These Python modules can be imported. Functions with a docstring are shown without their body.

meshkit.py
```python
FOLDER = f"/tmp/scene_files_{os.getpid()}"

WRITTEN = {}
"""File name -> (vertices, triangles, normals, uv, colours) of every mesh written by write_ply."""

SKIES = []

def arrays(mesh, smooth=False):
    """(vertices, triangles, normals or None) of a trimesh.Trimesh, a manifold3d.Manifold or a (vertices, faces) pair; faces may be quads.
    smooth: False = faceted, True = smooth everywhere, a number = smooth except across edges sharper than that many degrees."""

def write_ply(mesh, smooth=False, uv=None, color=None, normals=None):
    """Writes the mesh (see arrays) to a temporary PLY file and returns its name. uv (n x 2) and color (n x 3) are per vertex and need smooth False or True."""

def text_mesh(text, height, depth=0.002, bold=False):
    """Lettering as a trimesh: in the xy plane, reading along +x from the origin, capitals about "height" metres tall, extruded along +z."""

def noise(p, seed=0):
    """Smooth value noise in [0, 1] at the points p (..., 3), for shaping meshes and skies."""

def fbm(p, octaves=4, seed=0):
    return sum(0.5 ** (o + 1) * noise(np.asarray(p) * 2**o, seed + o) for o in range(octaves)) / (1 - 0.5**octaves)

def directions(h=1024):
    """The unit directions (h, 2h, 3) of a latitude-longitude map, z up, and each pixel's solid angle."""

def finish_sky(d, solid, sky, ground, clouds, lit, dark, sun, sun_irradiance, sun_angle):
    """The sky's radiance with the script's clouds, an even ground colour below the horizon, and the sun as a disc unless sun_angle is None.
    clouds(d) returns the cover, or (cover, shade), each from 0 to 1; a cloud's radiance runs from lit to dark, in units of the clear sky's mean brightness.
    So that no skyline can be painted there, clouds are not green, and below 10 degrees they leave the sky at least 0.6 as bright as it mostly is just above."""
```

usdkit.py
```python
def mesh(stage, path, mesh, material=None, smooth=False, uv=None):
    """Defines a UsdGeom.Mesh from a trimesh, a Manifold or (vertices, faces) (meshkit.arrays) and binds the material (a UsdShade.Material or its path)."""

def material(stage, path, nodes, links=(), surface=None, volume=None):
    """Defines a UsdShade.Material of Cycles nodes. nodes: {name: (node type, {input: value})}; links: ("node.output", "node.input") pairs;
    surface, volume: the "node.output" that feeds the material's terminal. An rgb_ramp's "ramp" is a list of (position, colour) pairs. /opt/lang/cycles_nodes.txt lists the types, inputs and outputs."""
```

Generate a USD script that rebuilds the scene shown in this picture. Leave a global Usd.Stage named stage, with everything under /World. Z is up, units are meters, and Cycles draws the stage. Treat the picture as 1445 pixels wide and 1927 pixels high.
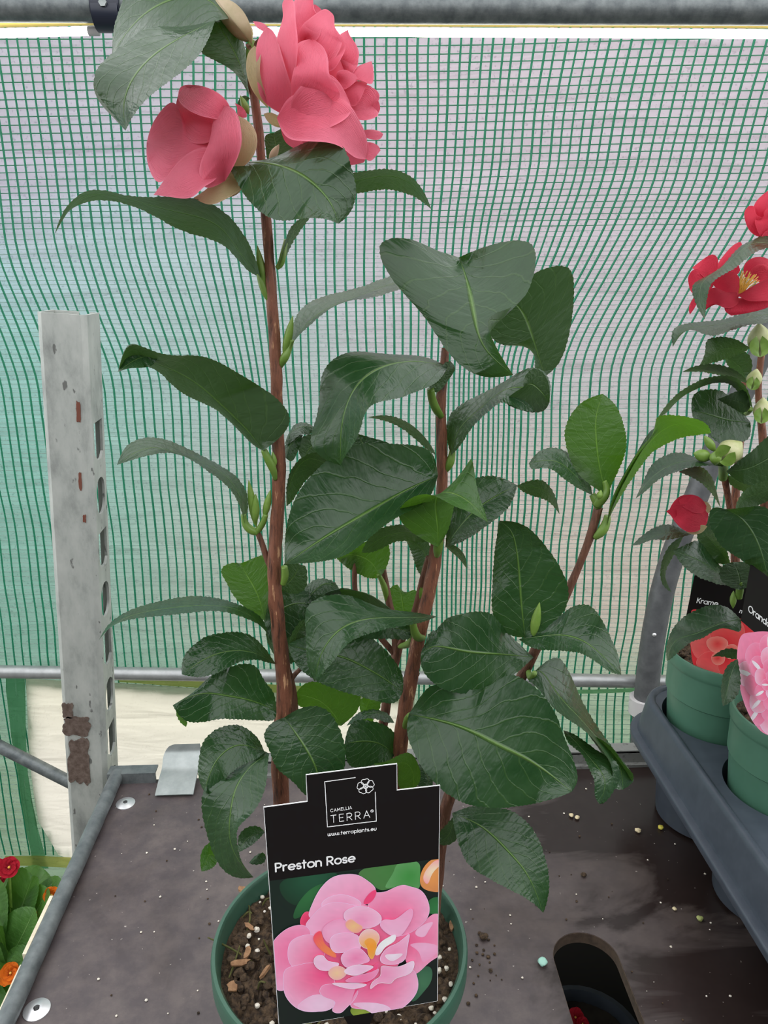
import math, random, numpy as np, trimesh, shapely, shapely.geometry as sg, shapely.affinity as sa
from scipy.interpolate import CubicSpline
from pxr import Usd, UsdGeom, UsdShade, UsdLux, Gf, Sdf, Vt
import usdkit, meshkit

stage = Usd.Stage.CreateInMemory()
UsdGeom.SetStageUpAxis(stage, UsdGeom.Tokens.z)
UsdGeom.SetStageMetersPerUnit(stage, 1.0)
UsdGeom.Xform.Define(stage, '/World')
rng = np.random.default_rng(7)
random.seed(7)

# ------------------------------------------------------------------ camera
W, H, F = 1445.0, 1927.0, 1450.0
PITCH, YAW = math.radians(17.5), math.radians(2.69)
CAM = np.array([0.0, 0.0, 1.43])
FWD = np.array([math.sin(YAW)*math.cos(PITCH), math.cos(YAW)*math.cos(PITCH), -math.sin(PITCH)])
RGT = np.array([math.cos(YAW), -math.sin(YAW), 0.0])
UPV = np.cross(RGT, FWD)
cam = UsdGeom.Camera.Define(stage, '/World/camera')
ap = 24.0
cam.CreateHorizontalApertureAttr(ap)
cam.CreateVerticalApertureAttr(ap*H/W)
cam.CreateFocalLengthAttr(F/W*ap)
cam.CreateClippingRangeAttr(Gf.Vec2f(0.01, 200))
m4 = Gf.Matrix4d(*RGT, 0, *UPV, 0, *(-FWD), 0, *CAM, 1)
cam.AddTransformOp().Set(m4)
cam.CreateExposureAttr(0.0)

# ------------------------------------------------------------------ light: overcast sky
dome = UsdLux.DomeLight.Define(stage, '/World/sky')
dome.CreateColorAttr(Gf.Vec3f(0.97, 0.98, 1.0))
dome.CreateIntensityAttr(0.70)

# ------------------------------------------------------------------ places
def ray(px, py):
    return FWD + (px-W/2)/F*RGT - (py-H/2)/F*UPV
def at_y(px, py, Y):
    d = ray(px, py); return CAM + d*(Y/d[1])
def at_z(px, py, z):
    d = ray(px, py); return CAM + d*((z-CAM[2])/d[2])
def at_plane(px, py, p0, n):
    d = ray(px, py); return CAM + d*(np.dot(p0-CAM, n)/np.dot(d, n))
def depth(P):
    return float(np.dot(np.asarray(P)-CAM, FWD))
TZ = 0.90           # trolley shelf top

def lin(r, g=None, b=None):
    if g is None: r, g, b = (int(r[i:i+2], 16) for i in (0, 2, 4))
    return tuple(((c/255)/12.92 if c/255 <= .04045 else ((c/255+.055)/1.055)**2.4) for c in (r, g, b))

# ------------------------------------------------------------------ prim helpers
taken = {}
def path_of(name, parent):
    base = (parent if isinstance(parent, str) else str(parent.GetPath())) if parent is not None else '/World'
    k = taken.get((base, name), 0); taken[(base, name)] = k+1
    return f'{base}/{name}' + (f'_{k:03d}' if k else '')
def keys(p, label=None, cat=None, group=None, kind=None):
    for k, v in (('label', label), ('category', cat), ('group', group), ('kind', kind)):
        if v: p.SetCustomDataByKey(k, v)
    return p
def thing(name, label, cat, group=None, loc=(0, 0, 0)):
    x = UsdGeom.Xform.Define(stage, path_of(name, None))
    x.AddTranslateOp().Set(Gf.Vec3d(*map(float, loc)))
    ORI[str(x.GetPath())] = np.asarray(loc, float)
    return keys(x.GetPrim(), label, cat, group)
ORI = {}
def sub(name, parent, label=None):
    x = UsdGeom.Xform.Define(stage, path_of(name, parent))
    return keys(x.GetPrim(), label)
def obj(name, mesh, mat, parent=None, smooth=35, uv=None, label=None, cat=None, group=None, kind=None, color=None):
    """one Mesh prim; mesh vertices are world coordinates, made local to the thing they belong to"""
    p = path_of(name, parent)
    top = '/'.join(p.split('/')[:3])
    o = ORI.get(top, np.zeros(3))
    if isinstance(mesh, tuple): mesh = (np.asarray(mesh[0])-o, mesh[1])
    else:
        mesh = mesh.copy(); mesh.apply_translation(-o)
    m = usdkit.mesh(stage, p, mesh, MAT[mat], smooth=smooth, uv=uv)
    if color is not None:
        UsdGeom.PrimvarsAPI(m).CreatePrimvar('tint', Sdf.ValueTypeNames.Color3fArray, 'vertex').Set(Vt.Vec3fArray.FromNumpy(np.asarray(color, np.float32)))
    return keys(m.GetPrim(), label, cat, group, kind)
cat_ = trimesh.util.concatenate

# ------------------------------------------------------------------ mesh helpers
def box(lo, hi):
    lo, hi = np.minimum(lo, hi), np.maximum(lo, hi)
    b = trimesh.creation.box(extents=np.asarray(hi)-np.asarray(lo)); b.apply_translation((np.asarray(lo)+np.asarray(hi))/2); return b
def beam(A, B, w, t, up=(0, 0, 1)):
    """a box from A to B, w wide across, t thick along up"""
    A, B = np.asarray(A, float), np.asarray(B, float)
    d = B-A; L = np.linalg.norm(d); d /= L
    s = np.cross(d, up); s /= np.linalg.norm(s); u = np.cross(s, d)
    b = trimesh.creation.box(extents=(L, w, t))
    T = np.eye(4); T[:3, 0], T[:3, 1], T[:3, 2], T[:3, 3] = d, s, u, (A+B)/2
    b.apply_transform(T); return b
def spline(pts, n):
    pts = np.asarray(pts, float)
    if len(pts) == 2: return pts[0]+(pts[1]-pts[0])*np.linspace(0, 1, n)[:, None]
    t = np.r_[0, np.cumsum(np.linalg.norm(np.diff(pts[:, :], axis=0), axis=1)**.75)]
    return CubicSpline(t/t[-1], pts, bc_type='natural')(np.linspace(0, 1, n))
def tube(pts, radii, n=None, seg=12, smoothed=True, wob=0.0, seed=0):
    pts = np.asarray(pts, float); radii = np.broadcast_to(np.asarray(radii, float), len(pts))
    if smoothed and len(pts) > 2:
        n = n or len(pts)*6
        q = spline(np.c_[pts, radii*1.0], n); pts, radii = q[:, :3], q[:, 3]
    elif n and len(pts) == 2:
        t = np.linspace(0, 1, n)[:, None]
        radii = radii[0]+(radii[1]-radii[0])*t[:, 0]; pts = pts[0]+(pts[1]-pts[0])*t
    T = np.gradient(pts, axis=0); T /= np.linalg.norm(T, axis=1, keepdims=True)
    a = np.array([1.0, 0, 0]) if abs(T[0][0]) < .8 else np.array([0, 1.0, 0])
    V = []; N = a-np.dot(a, T[0])*T[0]; N /= np.linalg.norm(N)
    ang = np.linspace(0, 2*np.pi, seg, endpoint=False)
    for i in range(len(pts)):
        N = N-np.dot(N, T[i])*T[i]; N /= np.linalg.norm(N); B = np.cross(T[i], N)
        ring = np.cos(ang)[:, None]*N+np.sin(ang)[:, None]*B
        r = np.full(seg, radii[i])
        if wob:
            r = r*(1+wob*(meshkit.noise(np.c_[np.cos(ang)*2+seed, np.sin(ang)*2+seed, np.full(seg, i*.35)], seed)-.5)*2)
        V.append(pts[i]+ring*r[:, None])
    V = np.array(V).reshape(-1, 3); k = len(pts); f = []
    for i in range(k-1):
        for j in range(seg):
            a0, a1 = i*seg+j, i*seg+(j+1) % seg
            f += [[a0, a1, a1+seg], [a0, a1+seg, a0+seg]]
    V = np.vstack([V, pts[:1], pts[-1:]]); c0, c1 = len(V)-2, len(V)-1
    for j in range(seg):
        f.append([c0, (j+1) % seg, j]); f.append([c1, (k-1)*seg+j, (k-1)*seg+(j+1) % seg])
    return trimesh.Trimesh(V, np.array(f), process=False)
def lathe(profile, seg=64, center=(0, 0, 0), a0=0.0):
    pr = np.asarray(profile, float); ang = a0+np.linspace(0, 2*np.pi, seg, endpoint=False)
    V = np.array([[r*np.cos(t), r*np.sin(t), z] for r, z in pr for t in ang])+np.asarray(center)
    f = []
    for i in range(len(pr)-1):
        for j in range(seg):
            a, b = i*seg+j, i*seg+(j+1) % seg
            f += [[a, b, b+seg], [a, b+seg, a+seg]]
    return trimesh.Trimesh(V, np.array(f), process=False)
def extrude(poly, h, z=0):
    ms = [trimesh.creation.extrude_polygon(g, h, engine='earcut') for g in getattr(poly, 'geoms', [poly]) if g.area > 1e-12]
    m = cat_(ms); m.apply_translation((0, 0, z)); return m
def ellipsoid(c, r, axis=(0, 0, 1), sub_=3):
    s = trimesh.creation.icosphere(subdivisions=sub_); v = s.vertices*np.asarray(r)
    R = trimesh.geometry.align_vectors([0, 0, 1], np.asarray(axis, float)/np.linalg.norm(axis))
    s.vertices = v@R[:3, :3].T+np.asarray(c); return s
def P2(s):
    return [tuple(map(float, q.split(','))) for q in s.split()]

# ------------------------------------------------------------------ materials
MAT = {}
def mat(name, nodes, links, surface):
    MAT[name] = usdkit.material(stage, f'/World/Looks/{name}', nodes, links, surface=surface)
def plain(name, col, rough=.5, metal=0.0, noise=None, bump=0.0, **kw):
    """principled with a little noise between two colours"""
    nodes = {'p': ('principled_bsdf', {'base_color': col, 'roughness': rough, 'metallic': metal, **kw})}; links = []
    if noise or bump:
        nodes['g'] = ('geometry', {})
        nodes['n'] = ('noise_texture', {'scale': (noise or (0, 60))[1], 'detail': 6, 'roughness': .6}); links.append(('g.position', 'n.vector'))
    if noise:
        c2, sc = noise[:2]; lo, hi = noise[2:] if len(noise) > 2 else (.35, .65)
        nodes['r'] = ('rgb_ramp', {'ramp': [(lo, col), (hi, c2)]}); links += [('n.fac', 'r.fac'), ('r.color', 'p.base_color')]
    if bump:
        nodes['b'] = ('bump', {'strength': 1.0, 'distance': bump}); links += [('n.fac', 'b.height'), ('b.normal', 'p.normal')]
    mat(name, nodes, links, 'p.BSDF')

def leaf_mat(name, top, top2, vein, under, trans, tw=.25, rough=.3):
    n = {
        'uv': ('texture_coordinate', {}), 's': ('separate_xyz', {}), 'g': ('geometry', {}), 'oi': ('object_info', {}),
        'c': ('math', {'math_type': 'subtract', 'value2': .5}), 'a': ('math', {'math_type': 'absolute'}),
        'mr': ('map_range', {'from_min': .003, 'from_max': .020, 'to_min': 1.0, 'to_max': 0.0, 'clamp': True}),
        'l1': ('math', {'math_type': 'multiply_add', 'value2': -.75}),
        'ln': ('noise_texture', {'scale': 5.0, 'detail': 2}), 'l1b': ('math', {'math_type': 'multiply_add', 'value2': .09}),
        'l2': ('math', {'math_type': 'multiply', 'value2': 50.0}), 'l3': ('math', {'math_type': 'sine'}),
        'lr': ('map_range', {'from_min': .93, 'from_max': 1.0, 'to_min': 0.0, 'to_max': .16, 'clamp': True}),
        'v': ('math', {'math_type': 'maximum'}),
        'n': ('noise_texture', {'scale': 55.0, 'detail': 5}),
        'tr': ('rgb_ramp', {'ramp': [(.3, top), (.7, top2)]}),
        'tc': ('mix', {'color2': vein}), 'vm': ('math', {'math_type': 'multiply', 'value2': .75}),
        'ur': ('mix', {'color1': under, 'color2': vein}),
        'bc': ('mix', {}), 'tw': ('math', {'math_type': 'multiply', 'value2': 1.0}),
        'rr': ('map_range', {'from_min': .3, 'from_max': .7, 'to_min': rough-.10, 'to_max': rough+.10}),
        'rf': ('mix_float', {'b': .5}),
        'm2': ('mapping', {'scale': (2.2, 9, 1), 'rotation': (0, 0, 0)}), 'n2': ('noise_texture', {'scale': 1.6, 'detail': 3, 'roughness': .5, 'distortion': .4}),
        'b2': ('math', {'math_type': 'multiply_add', 'value2': 1.5}),
        'bh': ('math', {'math_type': 'multiply_add', 'value2': .5}),
        'b': ('bump', {'strength': .6, 'distance': .0011}),
        'p': ('principled_bsdf', {'specular_ior_level': .6}),
        't': ('translucent_bsdf', {'color': trans}) if False else ('diffuse_bsdf', {'color': trans}),
        'x': ('mix_closure', {'fac': tw}),
    }
    n['t'] = ('translucent_bsdf', {'color': trans})
    l = [('uv.UV', 's.vector'), ('s.x', 'c.value1'), ('c.value', 'a.value1'), ('a.value', 'mr.value'), ('g.position', 'n.vector'),
         ('a.value', 'l1.value1'), ('s.y', 'l1.value3'), ('uv.UV', 'ln.vector'), ('ln.fac', 'l1b.value1'), ('l1.value', 'l1b.value3'),
         ('l1b.value', 'l2.value1'), ('l2.value', 'l3.value1'), ('l3.value', 'lr.value'), ('mr.result', 'v.value1'), ('lr.result', 'v.value2'),
         ('n.fac', 'tr.fac'), ('tr.color', 'tc.color1'), ('v.value', 'vm.value1'), ('vm.value', 'tc.fac'), ('vm.value', 'ur.fac'),
         ('g.backfacing', 'bc.fac'), ('tc.color', 'bc.color1'), ('ur.color', 'bc.color2'), ('bc.color', 'p.base_color'),
         ('n.fac', 'rr.value'), ('rr.result', 'rf.a'), ('g.backfacing', 'rf.fac'), ('rf.result', 'p.roughness'),
         ('uv.UV', 'm2.vector'), ('m2.vector', 'n2.vector'), ('n.fac', 'bh.value1'), ('v.value', 'bh.value3'), ('n2.fac', 'b2.value1'), ('bh.value', 'b2.value3'), ('b2.value', 'b.height'), ('b.normal', 'p.normal'),
         ('p.BSDF', 'x.closure1'), ('t.BSDF', 'x.closure2')]
    mat(name, n, l, 'x.closure')
leaf_mat('leaf', (.012, .045, .014), (.022, .065, .02), (.14, .26, .05), (.034, .068, .028), (.06, .16, .018), .2, .3)
leaf_mat('young_leaf', (.03, .095, .015), (.045, .13, .02), (.2, .36, .06), (.045, .105, .022), (.10, .26, .012), .40, .33)
leaf_mat('far_leaf', (.010, .036, .014), (.018, .052, .02), (.09, .18, .05), (.035, .075, .03), (.08, .2, .02), .18, .32)
leaf_mat('primula_leaf', (.04, .12, .02), (.07, .19, .03), (.2, .35, .1), (.08, .17, .05), (.15, .35, .03), .25, .5)

def petal_mat(name, c1, c2, trans, tw=.3, sc=40, edge=.5):
    n = {'uv': ('texture_coordinate', {}), 's': ('separate_xyz', {}), 'g': ('geometry', {}),
         'n': ('noise_texture', {'scale': sc, 'detail': 4}),
         'h': ('math', {'math_type': 'multiply_add', 'value2': .55}), 'r': ('rgb_ramp', {'ramp': [(.25, c1), (1.0, c2)]}),
         'm': ('mapping', {'scale': (26, 1.6, 1)}), 'n2': ('noise_texture', {'scale': 3.0, 'detail': 3}), 'b': ('bump', {'strength': .6, 'distance': .002}),
         'eu': ('math', {'math_type': 'subtract', 'value2': .5}), 'ea': ('math', {'math_type': 'absolute'}), 'er': ('map_range', {'from_min': .42, 'from_max': .5, 'to_min': 0, 'to_max': edge, 'clamp': True}), 'em': ('mix', {'color2': tuple(min(1, q*1.25+.07) for q in c2)}),
         'p': ('principled_bsdf', {'roughness': .55, 'specular_ior_level': .25}), 't': ('translucent_bsdf', {'color': trans}), 'x': ('mix_closure', {'fac': tw})}
    l = [('uv.UV', 's.vector'), ('g.position', 'n.vector'), ('s.y', 'h.value1'), ('n.fac', 'h.value3'), ('h.value', 'r.fac'), ('s.x', 'eu.value1'), ('eu.value', 'ea.value1'), ('ea.value', 'er.value'), ('er.result', 'em.fac'), ('r.color', 'em.color1'), ('em.color', 'p.base_color'),
         ('uv.UV', 'm.vector'), ('m.vector', 'n2.vector'), ('n2.fac', 'b.height'), ('b.normal', 'p.normal'), ('p.BSDF', 'x.closure1'), ('t.BSDF', 'x.closure2')]
    mat(name, n, l, 'x.closure')
petal_mat('pink_petal', (.66, .075, .135), (.86, .20, .29), (.9, .14, .22), .28)
petal_mat('red_petal', (.50, .022, .055), (.68, .045, .085), (.8, .03, .07), .3, edge=.15)
petal_mat('sepal', (.42, .42, .18), (.58, .44, .28), (.5, .4, .15), .25)
petal_mat('primula_red', (.38, .006, .02), (.5, .012, .03), (.5, .01, .03), .2)
petal_mat('primula_orange', (.75, .12, .01), (.85, .2, .012), (.8, .2, .02), .2)
plain('green_shoot', (.13, .24, .035), .4, noise=((.2, .32, .06), 120))
plain('petiole', (.12, .22, .03), .42, noise=((.16, .27, .05), 90))
plain('cream_bud', (.38, .42, .16), .42, noise=((.58, .56, .33), 70))
plain('pale_bud', (.36, .30, .15), .5, noise=((.55, .42, .28), 60))
plain('stamen', (.75, .35, .04), .5, noise=((.8, .5, .1), 90))
plain('dry_scale', (.09, .045, .025), .7, noise=((.16, .1, .05), 200))

def bark(name, c1, c2, c3, sc):
    n = {'g': ('geometry', {}), 'm': ('mapping', {'scale': (1, 1, .16)}), 'n': ('noise_texture', {'scale': sc, 'detail': 5, 'roughness': .65}),
         'r': ('rgb_ramp', {'ramp': [(.32, c1), (.5, c2), (.60, c2), (.66, c3)]}), 'b': ('bump', {'strength': .9, 'distance': .0012}), 'p': ('principled_bsdf', {'roughness': .6})}
    mat(name, n, [('g.position', 'm.vector'), ('m.vector', 'n.vector'), ('n.fac', 'r.fac'), ('r.color', 'p.base_color'), ('n.fac', 'b.height'), ('b.normal', 'p.normal')], 'p.BSDF')
bark('bark', (.05, .018, .010), (.20, .072, .038), (.55, .30, .16), 420)
bark('young_bark', (.06, .025, .014), (.15, .062, .036), (.26, .13, .08), 420)

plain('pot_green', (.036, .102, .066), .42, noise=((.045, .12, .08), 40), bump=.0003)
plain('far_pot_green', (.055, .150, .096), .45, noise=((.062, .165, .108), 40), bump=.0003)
plain('soil', (.022, .013, .008), .95, noise=((.12, .075, .04), 330), bump=.003)
plain('perlite', (.62, .56, .45), .8, noise=((.75, .7, .62), 400))
plain('bark_chip', (.20, .10, .045), .8, noise=((.36, .2, .1), 260), bump=.0008)
plain('moss', (.05, .06, .012), .9, noise=((.12, .11, .03), 300), bump=.001)
plain('tray_plastic', (.040, .050, .066), .42, noise=((.052, .064, .082), 60), bump=.0002)
plain('galvanised', (.28, .31, .30), .45, .55, noise=((.40, .43, .42), 45), bump=.0003)
plain('galvanised_dark', (.11, .125, .13), .5, .45, noise=((.20, .22, .22), 70), bump=.0006)
plain('pipe_steel', (.34, .35, .35), .42, .6, noise=((.42, .43, .43), 60), bump=.0002)
plain('hoop_steel', (.10, .105, .11), .55, .35, noise=((.15, .155, .16), 50), bump=.0003)
plain('washer_steel', (.72, .72, .74), .3, .75, noise=((.8, .8, .8), 120))
plain('screw_dark', (.03, .03, .03), .5)
plain('lip_paint', (.20, .205, .19), .6, .1, noise=((.06, .055, .05), 120, .55, .75), bump=.0004)
plain('white_plastic', (.62, .60, .60), .5)
plain('cream_edge', (.74, .68, .52), .7, noise=((.6, .52, .38), 90))
plain('navy_plastic', (.012, .016, .032), .4)
plain('yellow_fitting', (.55, .42, .10), .5)
plain('card_black', (.008, .006, .006), .6, specular_ior_level=.2)
plain('card_edge', (.78, .78, .78), .6)
plain('print_white', (.86, .86, .86), .6)
plain('ply_edge', (.05, .032, .022), .8, noise=((.09, .06, .04), 160))
plain('blocker_green', (.035, .045, .038), .9, noise=((.05, .06, .05), 9))
plain('dark_soil', (.02, .016, .012), .95, noise=((.05, .04, .03), 30))
plain('gravel', (.09, .085, .075), .95, noise=((.17, .16, .14), 40))
plain('cell_black', (.010, .009, .008), .95, specular_ior_level=.1)
mat('tube_light', {'e': ('emission', {'color': (1.0, .97, .86), 'strength': 7.0})}, [], 'e.emission')
mat('print', {'a': ('attribute', {'attribute': 'tint'}), 'p': ('principled_bsdf', {'roughness': .45})}, [('a.color', 'p.base_color')], 'p.BSDF')

# galvanised trolley post with rusty, scratched places
mat('post_steel', {'g': ('geometry', {}), 'n': ('noise_texture', {'scale': 38, 'detail': 7, 'roughness': .65}), 'm': ('mapping', {'scale': (1, 1, .45)}),
    'r': ('rgb_ramp', {'ramp': [(.30, (.26, .275, .26)), (.5, (.44, .46, .43)), (.7, (.53, .545, .51))]}),
    'n2': ('noise_texture', {'scale': 17, 'detail': 5, 'roughness': .6}), 'n3': ('noise_texture', {'scale': 120, 'detail': 3}),
    'rz': ('map_range', {'from_min': .56, 'from_max': .60, 'to_min': 0, 'to_max': 1, 'clamp': True}),
    'sc': ('map_range', {'from_min': .66, 'from_max': .70, 'to_min': 0, 'to_max': .8, 'clamp': True}),
    'mx': ('mix', {'color2': (.085, .05, .032)}), 'mx2': ('mix', {'color2': (.09, .09, .085)}),
    'b': ('bump', {'strength': .5, 'distance': .0006}), 'p': ('principled_bsdf', {'metallic': .35, 'roughness': .55})},
    [('g.position', 'm.vector'), ('m.vector', 'n.vector'), ('n.fac', 'r.fac'), ('m.vector', 'n2.vector'), ('m.vector', 'n3.vector'), ('n2.fac', 'rz.value'), ('n3.fac', 'sc.value'),
     ('r.color', 'mx2.color1'), ('sc.result', 'mx2.fac'), ('mx2.color', 'p.base_color'), ('n.fac', 'b.height'), ('b.normal', 'p.normal')], 'p.BSDF')
plain('rust', (.075, .048, .036), .9, noise=((.15, .11, .09), 180), bump=.0006)
plain('paint_red', (.16, .05, .03), .8)

# film faced plywood of the shelf: dark brown, scuffed and dusty, wet and dark in places
mat('shelf_ply', {'g': ('geometry', {}), 'n1': ('noise_texture', {'scale': 6.5, 'detail': 6, 'roughness': .6, 'distortion': .6}), 'n2': ('noise_texture', {'scale': 40, 'detail': 6, 'roughness': .7}),
    'r1': ('rgb_ramp', {'ramp': [(.30, (.068, .052, .050)), (.48, (.098, .080, .082)), (.66, (.125, .104, .102))]}),
    'r2': ('rgb_ramp', {'ramp': [(.40, (.72, .70, .72)), (.62, (1.08, 1.05, 1.0))]}), 'mu': ('mix', {'mix_type': 'multiply', 'fac': 1.0}),
    'sx': ('separate_xyz', {}), 'wx': ('map_range', {'from_min': .03, 'from_max': .26, 'to_min': 0, 'to_max': .38, 'clamp': True}),
    'mw': ('mapping', {'scale': (3.2, 9, 1), 'rotation': (0, 0, -.35)}), 'n3': ('noise_texture', {'scale': 1.7, 'detail': 5, 'roughness': .55, 'distortion': .8}),
    'ws': ('math', {'math_type': 'add'}), 'wr': ('map_range', {'from_min': .70, 'from_max': .80, 'to_min': 0, 'to_max': 1, 'clamp': True}),
    'wd': ('mix', {'color2': (.014, .008, .007)}), 'wf': ('math', {'math_type': 'multiply', 'value2': .82}),
    'br': ('map_range', {'from_min': .10, 'from_max': .36, 'to_min': 0, 'to_max': .8, 'clamp': True}), 'bm': ('mix', {'color2': (.048, .034, .027)}),
    'v': ('voronoi_texture', {'scale': 150.0}) if False else ('noise_texture', {'scale': 260, 'detail': 2}),
    'vr': ('map_range', {'from_min': .735, 'from_max': .76, 'to_min': 0, 'to_max': .8, 'clamp': True}), 'vm': ('mix', {'color2': (.42, .38, .34)}),
    'rg': ('mix_float', {'a': .42, 'b': .24}), 'b': ('bump', {'strength': .35, 'distance': .0006}), 'p': ('principled_bsdf', {'specular_ior_level': .5})},
    [('g.position', 'n1.vector'), ('g.position', 'n2.vector'), ('n1.fac', 'r1.fac'), ('n2.fac', 'r2.fac'), ('r1.color', 'mu.color1'), ('r2.color', 'mu.color2'),
     ('g.position', 'sx.vector'), ('sx.x', 'wx.value'), ('g.position', 'mw.vector'), ('mw.vector', 'n3.vector'), ('wx.result', 'ws.value1'), ('n3.fac', 'ws.value2'), ('ws.value', 'wr.value'),
     ('sx.x', 'br.value'), ('mu.color', 'bm.color1'), ('br.result', 'bm.fac'), ('bm.color', 'wd.color1'), ('wr.result', 'wf.value1'), ('wf.value', 'wd.fac'),
     ('g.position', 'v.vector'), ('v.fac', 'vr.value'), ('wd.color', 'vm.color1'), ('vr.result', 'vm.fac'), ('vm.color', 'p.base_color'),
     ('wr.result', 'rg.fac'), ('rg.result', 'p.roughness'), ('n2.fac', 'b.height'), ('b.normal', 'p.normal')], 'p.BSDF')

mat('net_faint', {'t': ('translucent_bsdf', {'color': (.60, .74, .68)}), 'd': ('principled_bsdf', {'base_color': (.46, .58, .53), 'roughness': .5}), 'x': ('mix_closure', {'fac': .4})},
    [('t.BSDF', 'x.closure1'), ('d.BSDF', 'x.closure2')], 'x.closure')
# greenhouse film: milky translucent plastic with dew; wall tints paint in outdoor light
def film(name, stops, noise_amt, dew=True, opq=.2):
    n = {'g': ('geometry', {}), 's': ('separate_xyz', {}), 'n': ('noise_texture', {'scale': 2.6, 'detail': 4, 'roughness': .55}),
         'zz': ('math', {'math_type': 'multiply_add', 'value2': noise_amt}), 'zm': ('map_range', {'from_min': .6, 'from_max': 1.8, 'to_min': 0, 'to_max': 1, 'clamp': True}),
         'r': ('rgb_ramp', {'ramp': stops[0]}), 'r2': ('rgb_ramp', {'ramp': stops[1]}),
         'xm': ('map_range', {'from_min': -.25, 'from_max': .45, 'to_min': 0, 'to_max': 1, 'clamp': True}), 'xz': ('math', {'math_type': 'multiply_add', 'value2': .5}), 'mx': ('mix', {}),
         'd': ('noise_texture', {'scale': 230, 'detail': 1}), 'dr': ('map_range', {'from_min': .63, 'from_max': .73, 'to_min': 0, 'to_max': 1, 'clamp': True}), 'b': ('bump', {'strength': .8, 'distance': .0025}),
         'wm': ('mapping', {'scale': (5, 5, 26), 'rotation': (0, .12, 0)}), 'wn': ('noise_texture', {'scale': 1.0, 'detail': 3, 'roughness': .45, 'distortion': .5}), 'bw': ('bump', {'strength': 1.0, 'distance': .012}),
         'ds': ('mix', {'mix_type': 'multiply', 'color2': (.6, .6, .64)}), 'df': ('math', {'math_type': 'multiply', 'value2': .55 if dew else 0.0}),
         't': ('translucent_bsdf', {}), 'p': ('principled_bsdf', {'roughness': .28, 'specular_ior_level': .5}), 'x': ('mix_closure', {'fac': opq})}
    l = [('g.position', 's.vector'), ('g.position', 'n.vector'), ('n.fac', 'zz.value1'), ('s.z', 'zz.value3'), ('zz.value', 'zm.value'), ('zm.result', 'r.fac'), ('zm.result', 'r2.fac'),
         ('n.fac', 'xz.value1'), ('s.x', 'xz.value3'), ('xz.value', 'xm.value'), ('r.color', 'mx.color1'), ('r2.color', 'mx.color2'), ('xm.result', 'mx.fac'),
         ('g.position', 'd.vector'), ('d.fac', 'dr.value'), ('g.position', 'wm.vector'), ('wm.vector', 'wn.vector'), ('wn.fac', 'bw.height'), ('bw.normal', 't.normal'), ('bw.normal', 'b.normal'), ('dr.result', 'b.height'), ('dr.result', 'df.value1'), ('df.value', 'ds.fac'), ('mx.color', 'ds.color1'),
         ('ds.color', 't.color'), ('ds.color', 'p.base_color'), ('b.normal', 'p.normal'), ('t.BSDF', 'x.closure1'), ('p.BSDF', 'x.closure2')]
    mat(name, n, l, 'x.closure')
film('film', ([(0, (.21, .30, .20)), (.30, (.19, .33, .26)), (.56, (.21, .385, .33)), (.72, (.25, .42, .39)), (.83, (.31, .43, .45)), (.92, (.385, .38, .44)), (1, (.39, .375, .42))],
              [(0, (.24, .36, .23)), (.27, (.30, .38, .27)), (.38, (.42, .37, .31)), (.54, (.43, .385, .345)), (.66, (.40, .39, .385)), (.8, (.45, .405, .43)), (1, (.47, .415, .455))]), .30)  # height tints paint in light from the outdoor sky, greenery and brick behind
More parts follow.
